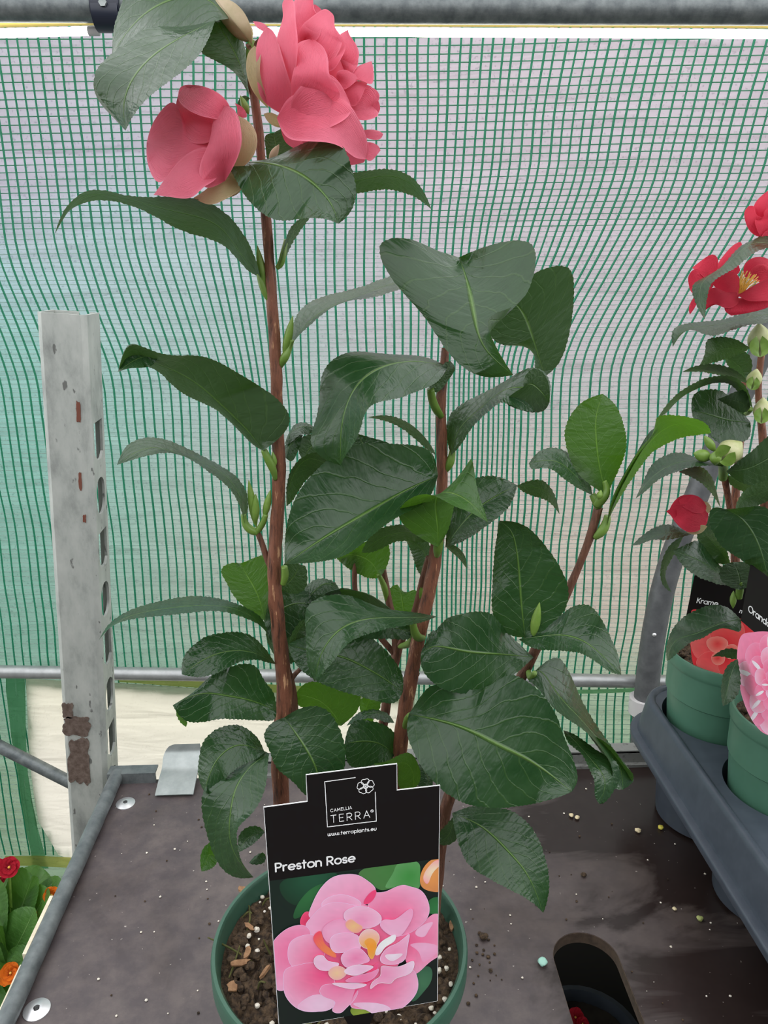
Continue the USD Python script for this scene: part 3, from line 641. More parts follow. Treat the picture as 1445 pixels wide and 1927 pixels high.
# ================================================================== THE MAIN CAMELLIA
RIMZ = TZ+.130
pc = at_z(640, 1766, RIMZ); YC = float(pc[1])
camellia = thing('potted_camellia', 'tall pink camellia in a large green pot, two pink flowers at its top', 'potted plant', loc=(pc[0], YC, TZ))
RO = 239/F*depth(pc)
prof = [(0, .004), (RO*.70, .0006), (RO*.735, .006), (RO*.93, .108), (RO*.945, .112), (RO*.985, .113), (RO, .116), (RO, .1275), (RO*.99, .130), (RO*.965, .130), (RO*.945, .1275), (RO*.925, .108), (RO*.70, .012), (0, .012)]
obj('pot', lathe(prof, 96, (pc[0], YC, TZ)), 'pot_green', camellia, smooth=40, label='glossy green plastic pot')
def soil_disc(c, R, z, seed, amp=.006, n=46):
    pts, fs = [], []
    rr = np.linspace(0, 1, n)*R; seg = 110
    V = [[c[0], c[1], z]]
    for r in rr[1:]:
        a = np.linspace(0, 2*np.pi, seg, endpoint=False); V += [[c[0]+r*math.cos(t), c[1]+r*math.sin(t), z] for t in a]
    V = np.array(V); 
    edge = np.clip((R-np.linalg.norm(V[:, :2]-np.asarray(c)[:2], axis=1))/.006, 0, 1)
    V[:, 2] += (amp*2*(meshkit.fbm(np.c_[V[:, :2]*90, V[:, 2]*0], 4, seed)-.5)+amp*1.2*(meshkit.noise(np.c_[V[:, :2]*420, V[:, 2]*0], seed+3)-.5))*(.4+.6*edge)
    for j in range(seg): fs.append([0, 1+j, 1+(j+1) % seg])
    for i in range(n-2):
        for j in range(seg):
            a0, a1 = 1+i*seg+j, 1+i*seg+(j+1) % seg; fs += [[a0, a0+seg, a1+seg], [a0, a1+seg, a1]]
    return trimesh.Trimesh(V, np.array(fs), process=False)
SZ = RIMZ-.014
soil = obj('soil', soil_disc(pc, RO*.932, SZ, 2), 'soil', camellia, smooth=40, label='crumbly dark soil flecked with perlite')
per, mos = [], []
for i in range(150):
    a, r = rng.uniform(0, 2*np.pi), RO*.91*math.sqrt(rng.random()); c = (pc[0]+r*math.cos(a), YC+r*math.sin(a), SZ+.001)
    (per if i % 5 else mos).append(pebble(c, rng.uniform(.0007, .0019), i, .8))
obj('perlite', cat_(per), 'perlite', soil, smooth=True, kind='stuff')
lum = [pebble((pc[0]+RO*.9*math.sqrt(r)*math.cos(a), YC+RO*.9*math.sqrt(r)*math.sin(a), SZ-.001), rng.uniform(.0010, .0034), i, .7) for i, (a, r) in enumerate(zip(rng.uniform(0, 6.28, 480), rng.random(480)))]
obj('soil_lumps', cat_(lum+mos), 'soil', soil, smooth=True, kind='stuff')
def chipm(c, L, w, yaw, tilt, seed):
    a = np.linspace(0, 2*np.pi, 12, endpoint=False); r_ = np.random.default_rng(seed).uniform(.7, 1.15, 12)
    e = extrude(sg.Polygon(np.c_[np.cos(a)*L/2*r_, np.sin(a)*w/2*r_]), .0016)
    e.apply_transform(trimesh.transformations.euler_matrix(tilt, tilt*.5, yaw)); e.apply_translation(c); return e
for i, (x, y_, L, w) in enumerate(((452, 1812, .013, .004), (438, 1858, .007, .006), (465, 1795, .012, .004), (500, 1830, .011, .003), (470, 1745, .008, .003), (850, 1745, .008, .004), (455, 1675, .006, .005))):
    obj('bark_chip', chipm(at_z(x, y_, SZ+.004), L, w, rng.uniform(0, 3), rng.uniform(-.5, .5), i), 'bark_chip', soil, smooth=False)
for i in range(26):
    a = rng.uniform(1.9, 4.7); r = RO*rng.uniform(.3, .88); c = np.array([pc[0]+r*math.cos(a), YC+r*math.sin(a), SZ+.004])
    d = rng.normal(0, .006, 3); d[2] = abs(d[2])*.4
    per.append(None) if False else mos.append(tube([c-d, c+rng.normal(0, .002, 3), c+d], [.0005, .0007, .0004], n=7, seg=5))
obj('root_threads', cat_([q for q in mos if len(q.faces) < 100]), 'moss', soil, smooth=True, kind='stuff')

Y = YC
# ---- stems
def S(*p): return list(p)
stemA = pxtube([(531, 1790, 14, -.2), (530, 1640, 14.5, 0), (530, 1520, 15, 0), (527, 1400, 15.5, 0), (535, 1300, 14.5, 0), (530, 1240, 14, 0), (523, 1170, 13.5, 0), (516, 1100, 13, 0), (520, 1000, 12.5, 0), (525, 900, 12, 0), (523, 820, 11.5, 0), (520, 720, 11, 0), (514, 600, 10.5, 0), (509, 520, 10, 0), (503, 440, 9.5, 0), (495, 340, 9, 0), (488, 260, 8.5, 0), (481, 200, 8, 0), (474, 160, 7, 0), (471, 110, 6, 0)], Y, 'bark', camellia, 'stem', 16, .12, 150, 1, 'tall brown flaking main stem')
stemB = pxtube([(742, 1790, 12, 1), (745, 1560, 13, 1), (752, 1420, 13.5, 1), (762, 1340, 13.5, 1), (776, 1260, 13, 1), (792, 1180, 12.5, 1), (808, 1110, 12.5, 1), (820, 1040, 12, 1), (828, 980, 10.5, 1), (832, 900, 10.5, 1), (831, 830, 10, 1), (829, 760, 9.5, 1.2), (835, 700, 8.5, 1.4), (838, 655, 7, 1.6)], Y, 'bark', camellia, 'stem', 16, .12, 120, 2)
stemC = pxtube([(810, 1780, 11, 2), (828, 1600, 11.5, 2), (842, 1510, 12, 2), (880, 1430, 11, 2), (940, 1340, 10.5, 2), (985, 1268, 10, 2), (1012, 1215, 9, 1.8), (1050, 1150, 8, 1.5), (1088, 1068, 7.5, 1.2), (1110, 1010, 7.5, 1), (1126, 955, 8.5, 1)], Y, 'young_bark', camellia, 'stem', 14, .1, 80, 3)
stemD = pxtube([(700, 1760, 9, 4), (716, 1400, 9, 4), (728, 1320, 9, 4), (742, 1250, 9, 4), (748, 1205, 11, 4), (738, 1160, 8, 4), (728, 1110, 6, 4), (722, 1072, 5, 4)], Y, 'young_bark', camellia, 'stem', 12, .1, 50, 4)
pxtube([(742, 1230, 6, 4), (700, 1180, 5.5, 4), (672, 1130, 5, 4), (667, 1080, 5, 4), (670, 1030, 5, 4)], Y, 'young_bark', stemD, 'twig')
pxtube([(752, 1215, 6, 3.6), (780, 1150, 6, 3), (795, 1090, 6, 2.4), (806, 1048, 5, 2)], Y, 'young_bark', stemD, 'twig')
pxtube([(520, 1090, 6, .2), (502, 1050, 6, .2), (492, 1020, 5.5, .2), (484, 1000, 5.5, .2)], Y, 'young_bark', stemA, 'twig')
pxtube([(545, 1282, 6, .6), (556, 1268, 4.5, .8), (567, 1256, 4, 1), (572, 1238, 3, 1)], Y, 'young_bark', stemA, 'twig')
pxtube([(545, 1345, 17, 1), (549, 1300, 9, 1), (543, 1255, 3, .4)], Y, 'young_bark', stemA, 'twig')
# growing tips
def shoot(pts, m='petiole'): pxtube(pts, Y, m, camellia, 'petiole', 10)
def tipbud(b, t, r, m='green_shoot', dd=(0, 0)): bud(camellia, 'leaf_bud', b, t, r, Y, m, dd=dd)
shoot([(508, 566, 5, 0), (500, 552, 7, 0), (492, 530, 7, 0), (487, 515, 5, 0)])
tipbud((499, 545), (484, 462), 8)
shoot([(520, 505, 4, 0), (527, 498, 6, 0), (533, 478, 6, 0), (538, 452, 4, .3)])
shoot([(528, 690, 4, 0), (536, 672, 8, -.2), (545, 655, 5, -.2), (550, 640, 4, -.3)])
tipbud((534, 672), (551, 594), 8, dd=(-.1, -.3))
shoot([(518, 902, 4, -.3), (514, 885, 7, -.5), (505, 865, 8, -.6), (496, 846, 6, -.6)])
tipbud((517, 880), (513, 850), 6, dd=(-.4, -.4))
shoot([(486, 1002, 6, .2), (474, 998, 8, .2), (463, 988, 7, .2), (458, 968, 5, .2)])
tipbud((482, 992), (468, 904), 8, 'green_shoot', (.1, 0)); tipbud((480, 985), (481, 930), 8, 'green_shoot', (0, -.2))
shoot([(484, 1000, 6, .2), (494, 985, 6, 0), (500, 968, 5, -.1)]); tipbud((497, 975), (509, 922), 7, 'green_shoot', (0, 0))
shoot([(532, 1100, 5, -.3), (536, 1085, 7, -.4), (535, 1066, 6, -.5)])
shoot([(834, 788, 5, 1.2), (822, 772, 8, .6), (813, 750, 8, .2), (810, 732, 7, 0)])
shoot([(838, 886, 5, 1), (846, 872, 8, .8), (850, 858, 7, .8), (852, 842, 5, .8)])
shoot([(822, 1046, 5, .4), (824, 1032, 9, 0), (826, 1012, 8, -.2), (828, 990, 5, -.2)])
shoot([(797, 1200, 5, .6), (788, 1200, 8, .2), (780, 1188, 8, -.4), (776, 1168, 6, -.8)])
shoot([(752, 1216, 5, 3.6), (768, 1212, 7, 2.6), (776, 1195, 7, 1.5), (768, 1172, 5, 1)])
shoot([(1119, 1012, 5, .8), (1132, 1000, 9, .6), (1140, 985, 8, .6), (1143, 970, 6, .6)])
shoot([(1122, 950, 9, .9), (1132, 938, 10, .7), (1140, 925, 8, .7), (1136, 905, 5, .8)])
shoot([(1126, 955, 7, .9), (1120, 940, 8, .9), (1114, 930, 6, 1)])
tipbud((1126, 940), (1131, 922), 6)
tipbud((1002, 1200), (1015, 1134), 9, 'young_tip' if 'young_tip' in MAT else 'green_shoot', (-.4, -.6))
shoot([(728, 1130, 4, 4), (724, 1108, 6, 3.8), (718, 1092, 5, 3.6), (712, 1080, 4, 3.4)])
shoot([(792, 1125, 4, 2.6), (792, 1105, 5, 2.5), (795, 1085, 4, 2.4)])
shoot([(762, 1368, 5, .6), (766, 1355, 7, 0), (772, 1346, 6, -.6)])
shoot([(994, 1262, 5, 1.8), (998, 1275, 6, 1), (1006, 1266, 5, .4)])

# ---- leaves: (spec, depth base/tip in cm, options)
LV = [
 # crown of the plant
 ('430,35 380,-5 320,0 262,35 225,80 211,102|400,-70 310,-85 245,-25 214,55|405,40 340,62 280,72 243,90 226,106', (-.5, -1.5), dict(bow=1.5, und=False, label='dark leaf rising out of the top of the picture')),
 ('468,178 458,140 440,95 405,38|440,136 400,112 376,94|465,112 456,74 432,40', (0, 0), dict(und=True)),
 ('405,38 348,66 286,106 246,155 233,199 236,246|335,50 277,53 233,84 180,135 182,172 208,210|379,97 321,151 277,186 251,218', (-1, -3), dict(bow=-1.5, label='big drooping dark leaf left of the flowers')),
 ('180,140 186,175 206,208 234,244|176,158 186,190 214,222|184,138 196,172 218,212', (-.4, -2), dict(und=True, serr=0)),
 ('425,307 500,306 556,323 600,355 625,388 637,421|455,304 500,303 543,283 590,262 625,257 650,284 664,325 670,365 655,405|437,326 460,367 487,396 520,414 565,412 610,412', (-1.5, -4.5), dict(bow=-1.2, label='broad leaf just under the large flower')),
 ('620,352 680,338 740,332 780,352 812,394|650,330 700,320 740,319 782,340|655,365 700,359 740,358 782,372', (.5, 1.0), dict(und=True)),
 ('490,522 455,480 410,425 330,398 230,372 160,370 103,441|478,480 447,425 400,385 330,370 240,368 170,358 122,394|468,510 420,462 350,437 285,404 220,380 165,380 125,402', (0, -1.5), dict(und=True, limit=.6, label='long arching leaf at left under the bud-like flower')),
 ('524,502 538,468 556,432 590,400|534,465 546,430 570,408|534,490 552,455 572,425', (0, 1), dict(und=True)),
 ('515,250 520,275 528,300 530,320|500,255 500,280 505,305|545,240 552,270 548,300', (.8, .8), dict(und=True, serr=0)),
 ('470,185 458,190 450,195 446,200|462,180 452,184|465,192 455,200', (.4, .2), dict(serr=0, und=True)),
 # middle, around the right stem
 ('545,655 575,612 620,578 680,555 735,535 790,532|552,608 575,574 630,552 690,536 750,518|553,642 590,606 640,571 700,560 750,545', (-.3, 3.5), dict(label='narrow silvery leaf reaching right from the main stem')),
 ('864,484 881,538 893,596 910,650 966,706|820,470 765,449 717,459 735,521 798,596 850,671 906,708|880,477 931,459 1000,460 1005,513 968,575 920,600 926,637 947,677', (2.2, -2.8), dict(bow=-.6, crease=.35, eb=1.0, tilt=0.0, label='large heart-shaped leaf, folded, high on the right stem')),
 ('1026,708 1012,667 999,625 980,583 950,556|1049,687 1074,613 1080,546 1070,505 1010,512|1007,692 1005,667 989,652 951,650 924,633 922,604 940,585', (3.8, 4.2), dict(und=True, label='shaded leaf behind the heart-shaped leaf')),
 ('848,857 864,808 906,766 951,733 985,729 1012,735 1032,758|840,816 848,779 914,737 964,708 1001,692 1026,702 1036,733|864,841 889,804 922,772 945,758 972,768 1001,775 1024,772', (.5, 0), dict(limit=.7)),
 ('985,728 997,722 1012,730 1034,757|985,716 1003,694 1022,702 1034,733|952,758 975,770 1001,776 1024,772', (-.9, -.4), dict(und=True, serr=.7)),
 ('842,690 790,680 720,690 672,725 645,790 641,876|800,672 730,666 650,665 608,700 597,780 585,832 605,860|825,716 790,735 745,750 697,765 680,800 668,830 650,858', (.6, -2.5), dict(bow=-1.2, label='glossy leaf folding down left of the right stem')),
 ('810,736 822,722 838,704 848,680|808,722 820,708 838,682|822,738 846,712 856,692', (0, .6), dict(und=True, serr=.3)),
 ('820,856 790,815 745,790 690,785|815,845 775,800 730,782|812,852 780,825 735,796', (1.5, 3), dict(und=True, limit=.6)),
 ('824,895 760,925 690,965 610,1012 536,1062|810,850 740,835 660,840 595,885 555,940 537,1010|805,940 760,967 710,1000 650,1044 590,1058', (-.6, -2.2), dict(bow=-.6, rough=1, label='large glossy leaf between the two main stems')),
 ('539,953 553,892 580,864 625,880|541,905 562,866 600,852|548,945 575,905 600,888', (.6, 0), dict(limit=.5, und=True)),
 ('538,862 545,840 560,825 570,818|532,850 545,828 560,818|548,868 560,850 566,832', (.9, 2.0), dict(serr=0)),
 ('536,835 550,812 570,803 592,805|542,818 560,796 580,797|545,835 565,818 582,818', (1.5, 2.6), dict()),
 ('570,868 582,845 598,826 606,812|562,848 567,825 588,816|590,866 612,852 612,828', (1.6, 2.2), dict(und=True)),
 ('700,880 690,850 680,830 672,816|660,880 640,856 655,828|730,870 745,846 700,824', (1.0, 2.0), dict()),
 ('824,1030 823,985 826,930 866,934 918,983|776,1002 750,970 756,952 800,930 850,950 884,964|842,1000 854,955 876,885 886,864 897,915 909,953', (-.6, -4.2), dict(bow=-.2, und=True, serr=.6, limit=.6, young=True, label='fresh green leaf curling forward on the right stem')),
 ('838,1030 870,985 915,945 973,913|846,960 872,912 930,896|872,1018 922,985 960,950', (.2, 1.5), dict(label='grey glossy leaf behind the fresh curled leaf')),
 ('972,914 1010,918 1034,930 1053,968|985,908 1022,905 1045,935|982,924 1012,936 1034,946', (1.6, 2.6), dict(und=True)),
 ('820,1018 770,1002 720,1012 680,1040|790,996 740,988 700,1005|795,1020 745,1020 705,1038', (1.2, 1.5), dict(und=True)),
 ('714,1088 700,1060 672,1045 628,1044|730,1060 728,1020 680,1022|695,1088 670,1078 645,1062', (3.4, 4), dict(und=True, young=True)),
 ('796,1088 802,1060 795,1035 764,1016|810,1060 810,1030 795,1010|786,1075 776,1045', (2.4, 3), dict(und=True)),
 ('760,1162 758,1140 755,1120 748,1100|738,1160 730,1130 737,1104|782,1160 790,1135 780,1110 765,1115', (4.5, 4.5), dict(und=True, young=True)),
 ('838,1028 856,1036 868,1048 878,1070|850,1025 866,1034 876,1050|846,1036 860,1048', (1.5, 2.2), dict(und=True, serr=0)),
 # left side
 ('495,848 470,815 420,765 360,715 290,683 250,678 223,699|528,822 545,790 520,750 450,703 380,671 300,664 246,650|480,840 440,800 400,768 340,737 293,697 264,688 240,692', (-.6, -2), dict(und=True, limit=.75, label='dark leaf left of the main stem, its tip curled pale')),
 ('300,668 268,672 246,682 222,700|275,656 245,648 228,676|285,688 262,692 240,694', (-2.0, -2.5), dict(serr=0, tilt=.6)),
 ('460,985 450,930 410,885 340,855 280,843 220,875|467,945 452,905 400,868 340,838 285,823 240,838|452,955 430,918 390,886 335,855 280,857 238,869', (.2, -1), dict(limit=.5, label='slender arching leaf left of the main stem')),
 # right sprig
 ('1142,935 1128,878 1122,828 1122,783 1134,741|1130,926 1084,887 1068,849 1062,816 1073,783 1095,757|1155,903 1169,874 1179,828 1173,799 1160,765', (.7, 1.2), dict(und=True, young=True, limit=.4, label='upright bright green oval leaf at the tip of the right sprig')),
 ('1115,932 1085,898 1045,868 995,872|1108,902 1090,872 1060,847 1020,846|1085,917 1055,896 1025,880 1000,882', (1, -1), dict(limit=.6)),
 ('1143,988 1165,925 1195,868 1232,822 1275,798 1338,815|1150,945 1182,880 1210,838 1232,808 1236,786 1253,781 1311,789 1332,801|1150,968 1187,905 1207,876 1228,851 1249,838 1278,825 1310,819', (.6, 1.5), dict(und=True, young=True, limit=.7, label='bright green leaf of the right sprig reaching to the right')),
 ('1143,985 1165,925 1195,868 1236,805|1148,950 1178,885 1206,838 1228,808|1150,960 1184,890 1214,838', (.2, .8), dict(serr=0, limit=.3)),
 ('988,1200 980,1126 973,1043 958,995 938,980|960,1195 931,1167 925,1137 927,1088 930,1043 935,1008|1018,1190 1037,1174 1060,1152 1070,1120 1059,1077 1036,1040 1010,1008 978,985', (-.3, .8), dict(limit=.5, label='upright broad leaf with a pale bud before it')),
 ('976,1203 1018,1197 1055,1195 1092,1204 1126,1227 1169,1270|1010,1190 1055,1158 1077,1142 1107,1139 1126,1156 1148,1197 1162,1230|999,1218 1036,1224 1074,1226 1096,1231 1122,1246 1148,1264', (-.5, -2), dict(limit=.7, label='right-hand leaf pointing down past the upright broad leaf')),
 ('1004,1237 943,1231 887,1227 849,1220 815,1217 792,1228|970,1205 943,1175 928,1158 909,1151 868,1155 838,1166 816,1192 798,1215|977,1262 943,1285 909,1300 876,1305 849,1302 823,1291 806,1276 793,1255', (.4, -1.5), dict(limit=.5, bow=-.5, label='dark oval leaf to the right of the right stem')),
 ('769,1344 820,1354 879,1372 939,1402 991,1428 1036,1458 1076,1490|786,1318 816,1289 868,1296 920,1290 962,1270 991,1282 1025,1312 1048,1350 1066,1398 1082,1438 1086,1470|766,1376 775,1408 793,1442 823,1478 857,1504 887,1515 924,1520 962,1519 1006,1512 1048,1501', (-.8, -4), dict(bow=-1.0, limit=.4, label='largest leaf, broad and glossy, right of the label')),
 ('994,1282 1012,1262 1045,1300 1085,1345 1130,1395 1165,1440 1172,1486|1026,1246 1050,1238 1064,1252 1096,1320 1141,1391 1172,1432 1192,1468|1004,1288 1040,1331 1074,1357 1105,1380 1135,1415 1152,1450 1158,1484', (.8, 0), dict(limit=.6, label='long folded leaf hanging at the far right of the big plant')),
 ('1105,1380 1140,1410 1165,1440 1190,1470|1110,1382 1150,1405 1176,1440 1192,1460|1120,1400 1138,1430 1155,1480 1170,1484', (.9, .6), dict(und=True, serr=.6)),
 ('1060,1374 1085,1398 1115,1432 1138,1470 1128,1513|1077,1380 1096,1392 1137,1420 1161,1436 1164,1466 1152,1493 1134,1512|1070,1398 1092,1417 1107,1443 1118,1473 1120,1500', (-.2, -2), dict(limit=.6, label='small twisted leaf hanging beside the largest leaf')),
 ('851,1530 907,1556 953,1598 991,1644 1022,1718|890,1517 936,1519 970,1530 999,1556 1016,1585 1028,1623 1033,1652 1029,1698|856,1564 865,1594 882,1627 911,1648 949,1669 982,1686 1007,1703', (-.2, -3), dict(bow=-.8, limit=.4, label='lowest right leaf, hanging over the pot rim')),
 ('862,1530 852,1550 845,1570 822,1588|850,1540 836,1556 824,1570|866,1552 862,1575 842,1590', (.8, .4), dict(und=True)),
 # lower left and centre
 ('498,1168 485,1120 468,1088 452,1060|505,1130 510,1085 507,1046 482,1048 464,1056|470,1150 442,1124 425,1095 417,1070 440,1059', (.6, 1.2), dict(und=True, young=True, label='backlit green leaf just left of the main stem')),
 ('530,1110 544,1095 556,1080 563,1062|524,1090 530,1066 545,1058|548,1118 574,1108 578,1085 574,1066', (.8, .9), dict(und=True)),
 ('500,1180 525,1150 560,1135 600,1140|494,1140 512,1116 560,1108 590,1120|510,1205 540,1200 570,1172', (1.5, 2), dict()),
 ('520,1240 530,1200 560,1170 620,1160|500,1190 520,1150 580,1140|545,1250 580,1215 610,1185', (1.3, 2), dict()),
 ('572,1135 592,1112 614,1098 640,1112|570,1115 586,1094 612,1089 630,1096|585,1140 612,1130 632,1124', (2, 2.5), dict()),
 ('503,1192 480,1165 430,1143 360,1140 280,1150 215,1174 186,1205|495,1167 470,1147 430,1131 390,1123 345,1123 297,1132 243,1149 203,1177|490,1178 458,1162 418,1151 376,1151 326,1157 264,1163 212,1178', (.2, -2), dict(limit=.55, label='long thin leaf reaching left across the post')),
 ('519,1250 476,1228 426,1226 384,1241 342,1269|510,1236 488,1208 459,1191 426,1190 388,1198 363,1215 345,1238|505,1247 484,1242 451,1246 417,1263 384,1273 359,1273', (-.4, -2), dict(limit=.6, label='dark leaf at left level with the wall rail')),
 ('520,1337 471,1318 426,1309 380,1305 325,1327|515,1305 496,1278 480,1253 442,1252 405,1266 380,1287 360,1306|517,1353 492,1356 451,1354 409,1354 359,1359 337,1346', (-.6, -2.4), dict(limit=.5, label='two-toned leaf at left with a bent-down tip')),
 ('332,1338 340,1352 348,1362 350,1368|332,1345 342,1362|340,1345 352,1358', (-2.3, -2.1), dict(und=True, young=True)),
 ('498,1416 450,1402 410,1428 384,1490|484,1388 450,1365 415,1369 385,1392 374,1430 374,1465|482,1428 452,1442 422,1470 402,1496', (-.8, -2), dict(label='greyish leaf behind the drooping leaf at lower left')),
 ('506,1418 474,1440 445,1481 434,1528 433,1580 450,1620 477,1651|487,1411 445,1440 405,1465 383,1490 382,1540 394,1586 409,1622 430,1645 455,1653|504,1440 500,1478 488,1510 466,1539 449,1557 447,1593 459,1630', (-1, -4), dict(bow=-.8, limit=.5, label='drooping leaf hanging over the left rim of the pot')),
 ('404,1612 395,1608 388,1622 379,1640|400,1585 386,1592 377,1615|408,1622 398,1634', (-1.4, -2), dict(young=True)),
 ('498,1566 475,1572 460,1584 449,1604|488,1556 463,1558 449,1575|488,1578 474,1590', (-.4, -1), dict()),
 ('500,1612 488,1614 478,1618 468,1624|496,1605 480,1611|498,1622 480,1627', (-.3, -.6), dict()),
 ('535,1350 560,1385 585,1425 598,1458 600,1500|510,1362 497,1386 508,1415 521,1446 550,1470 575,1496|558,1336 588,1329 613,1335 633,1360 647,1394 650,1420 646,1452 630,1478', (-1.0, -3), dict(bow=-.6, limit=.4, label='broad leaf dipping behind the label at its top left')),
 ('823,1160 760,1162 690,1165 640,1185 605,1230 592,1283|770,1151 715,1143 670,1125 625,1119 580,1140 575,1190 580,1256|790,1172 740,1181 690,1194 655,1211 630,1241 608,1266', (-1.4, -4), dict(bow=-1.2, limit=.4, young=False, label='pale green folded leaf in the middle between the stems')),
 ('556,1228 556,1200 566,1180 580,1164|545,1218 553,1184 570,1166|566,1222 580,1205 580,1180', (-.5, -1), dict(und=True)),
 ('772,1190 730,1180 700,1185 660,1190|770,1172 735,1166 700,1165|772,1200 730,1202 690,1202', (.5, -.5), dict()),
 ('650,1128 610,1118 665,1112 740,1150|640,1108 672,1112 700,1122|640,1135 670,1140 700,1150', (1.0, .8), dict(und=True)),
 ('758,1302 720,1275 680,1252 640,1235 590,1226 542,1212|757,1270 733,1232 700,1202 658,1195 610,1195 570,1200|745,1321 700,1317 650,1303 600,1284 565,1259 548,1235', (0, -1.5), dict(limit=.4, label='dark leaf beneath the pale folded leaf')),
 ('642,1366 625,1340 600,1318 556,1306|676,1330 676,1305 640,1294 600,1284 575,1286|628,1362 606,1342 578,1334 560,1325', (1.2, 1.2), dict(und=True, young=True, limit=.5, label='backlit bright leaf low between the stems')),
 ('742,1420 715,1400 680,1395 648,1400|742,1380 700,1357 665,1358|735,1432 700,1440 660,1442', (1.0, 0), dict()),
 ('742,1360 715,1343 685,1345 652,1366|730,1344 700,1335 668,1346|730,1360 700,1352 672,1358', (2, 2), dict(limit=.5)),
 ('700,1310 690,1330 688,1350 690,1372|680,1315 678,1340|715,1318 706,1350', (3, 3), dict(young=True, und=True)),
 ('775,1488 778,1460 762,1436 730,1446 735,1459|790,1470 784,1432 770,1417 748,1422 722,1434 704,1437|752,1482 749,1462 748,1440 742,1452 735,1460', (-.8, -3.2), dict(und=True, serr=.5, limit=.3, young=True, label='small curled leaf over the top edge of the label')),
 ('785,1440 800,1455 806,1470 800,1490|792,1438 812,1455 812,1480|780,1450 785,1475', (.4, -.2), dict()),
 ('690,1060 680,1055 660,1050 640,1046|688,1045 660,1036|680,1066 660,1062', (4.2, 4.4), dict(und=True)),
 ('800,1228 808,1200 812,1195 835,1192|800,1208 812,1188|812,1212 826,1204', (2, 2.4), dict()),
 ('790,1268 775,1268 765,1272 755,1280|785,1260 768,1264|785,1276 768,1280', (2, 2.4), dict()),
]
for spec, d, o in LV:
    o = dict(o); young = o.pop('young', False); o.pop('rough', None)
    add(camellia, 'leaf', spec, Y, 'young_leaf' if young else 'leaf', d=d, **o)

# ---- flowers
def flower(parent, petals, m, label, Y0, name='flower', extra=None):
    f = sub(name, parent, label)
    for spec, d, o in petals:
        o = dict(o); mm = o.pop('m', m); nm = o.pop('nm', 'petal')
        o.setdefault('serr', 0); o.setdefault('crease', 0.0); o.setdefault('limit', .35); o.setdefault('ratio', .4)
        add(f, nm, spec, Y0, mm, d=d, **o)
    return f
F1 = [
 # back and rim petals first
 ('650,215 690,200 712,190|672,178 700,165 714,180|680,224 704,220 715,206', (-1, -1.2), dict(bow=.3)),
 ('600,70 588,30 575,-12|560,70 552,6 562,-8|604,37 590,17 588,-4', (-.6, -.2), dict(bow=-.5)),
 ('595,60 598,30 592,8|582,40 584,15|608,45 606,20', (-.7, -.3), dict()),
 ('618,128 645,100 655,56|622,100 634,70|660,126 675,108 669,82 657,64', (-1, -.6), dict(bow=-.6)),
 ('640,140 655,118 672,100|634,118 650,98|660,140 674,118', (-1.2, -.7), dict(bow=-.6)),
 ('640,166 672,142 699,115|660,136 675,124|676,150 699,158 703,134', (-1.6, -1.4), dict(bow=-.4)),
 ('636,156 660,146 683,140|634,136 652,132 668,140|645,168 664,158', (-1.9, -1.6), dict(bow=-.3)),
 ('640,195 670,205 700,200|660,180 692,160 709,183|668,222 690,226 712,215', (-1.5, -1.2), dict(bow=-.4)),
 ('650,190 668,170 692,155|645,168 670,153|666,200 682,178', (-1.9, -1.7), dict(bow=-.2)),
 ('672,250 695,250 721,252|690,244 716,248|688,259 716,261', (-1.2, -1.2), dict()),
 ('684,268 700,280 716,283|698,268 712,275|686,296 696,303 709,292', (-1.2, -1.0), dict(bow=-.3)),
 ('512,66 494,52 476,40|500,47 487,41|498,60 484,52', (-.4, -.2), dict()),
 # the cup
 ('568,100 596,60 626,26|558,74 575,42 600,22 612,17|612,128 636,100 643,71 630,50 629,34', (-1.3, -1.1), dict(bow=-.9)),
 ('575,80 585,55 600,38|562,76 566,52 584,36|592,78 604,58', (-1.7, -1.4), dict(bow=-.5)),
 ('600,130 622,112 645,76|605,110 618,92 634,74|622,134 642,110 650,86', (-2.0, -1.5), dict(bow=-.3)),
 ('533,216 512,140 502,50|492,185 483,130 484,80|552,190 543,145 526,87 513,58', (-1.4, -1.0), dict(bow=-1.0)),
 ('548,180 538,80 540,-6|530,110 521,73 532,31 532,4|556,135 560,73 556,31 551,0', (-1.8, -1.2), dict(bow=-1.2)),
 ('550,190 582,130 586,73|548,154 556,112 560,83|640,180 620,140 618,116 606,86', (-2.4, -2.0), dict(bow=-1.3)),
 ('545,215 610,200 655,185|552,180 580,150 620,140|560,250 620,240 660,210', (-2.6, -2.4), dict(bow=-1.0)),
 ('523,224 600,265 684,306|560,256 600,300 650,312|560,210 620,222 672,238 689,262 694,284', (-1.6, -1.7), dict(bow=-.6)),
 ('521,222 610,228 688,300|550,180 600,178 650,190 676,226 690,262|540,258 580,266 640,276 668,296', (-2.2, -2.3), dict(bow=-1.5, label='large outer petal at the bottom of the flower')),
 ('527,232 545,262 560,282|545,236 575,258 600,270|530,250 540,270', (-1.2, -1.4), dict()),
 ('505,204 482,140 479,86|478,175 463,126 470,95|500,180 489,130 489,98', (-1.2, -1.0), dict(m='sepal', nm='sepal', bow=-.6)),
 ('535,240 516,232 496,214|530,226 510,212|525,240 505,230', (-1, -1.2), dict(m='sepal', nm='sepal')),
]
fl1 = flower(camellia, F1, 'pink_petal', 'large open pink flower at the top right', Y)
c = at_y(610, 165, Y-.008); r = 70/F*depth(c)
obj('flower_heart', ellipsoid(c, (r*.85, r*.62, r), axis=(.6, .1, .8)), 'pink_petal', fl1, smooth=True, uv=np.tile([.5, .3], (642, 1)))
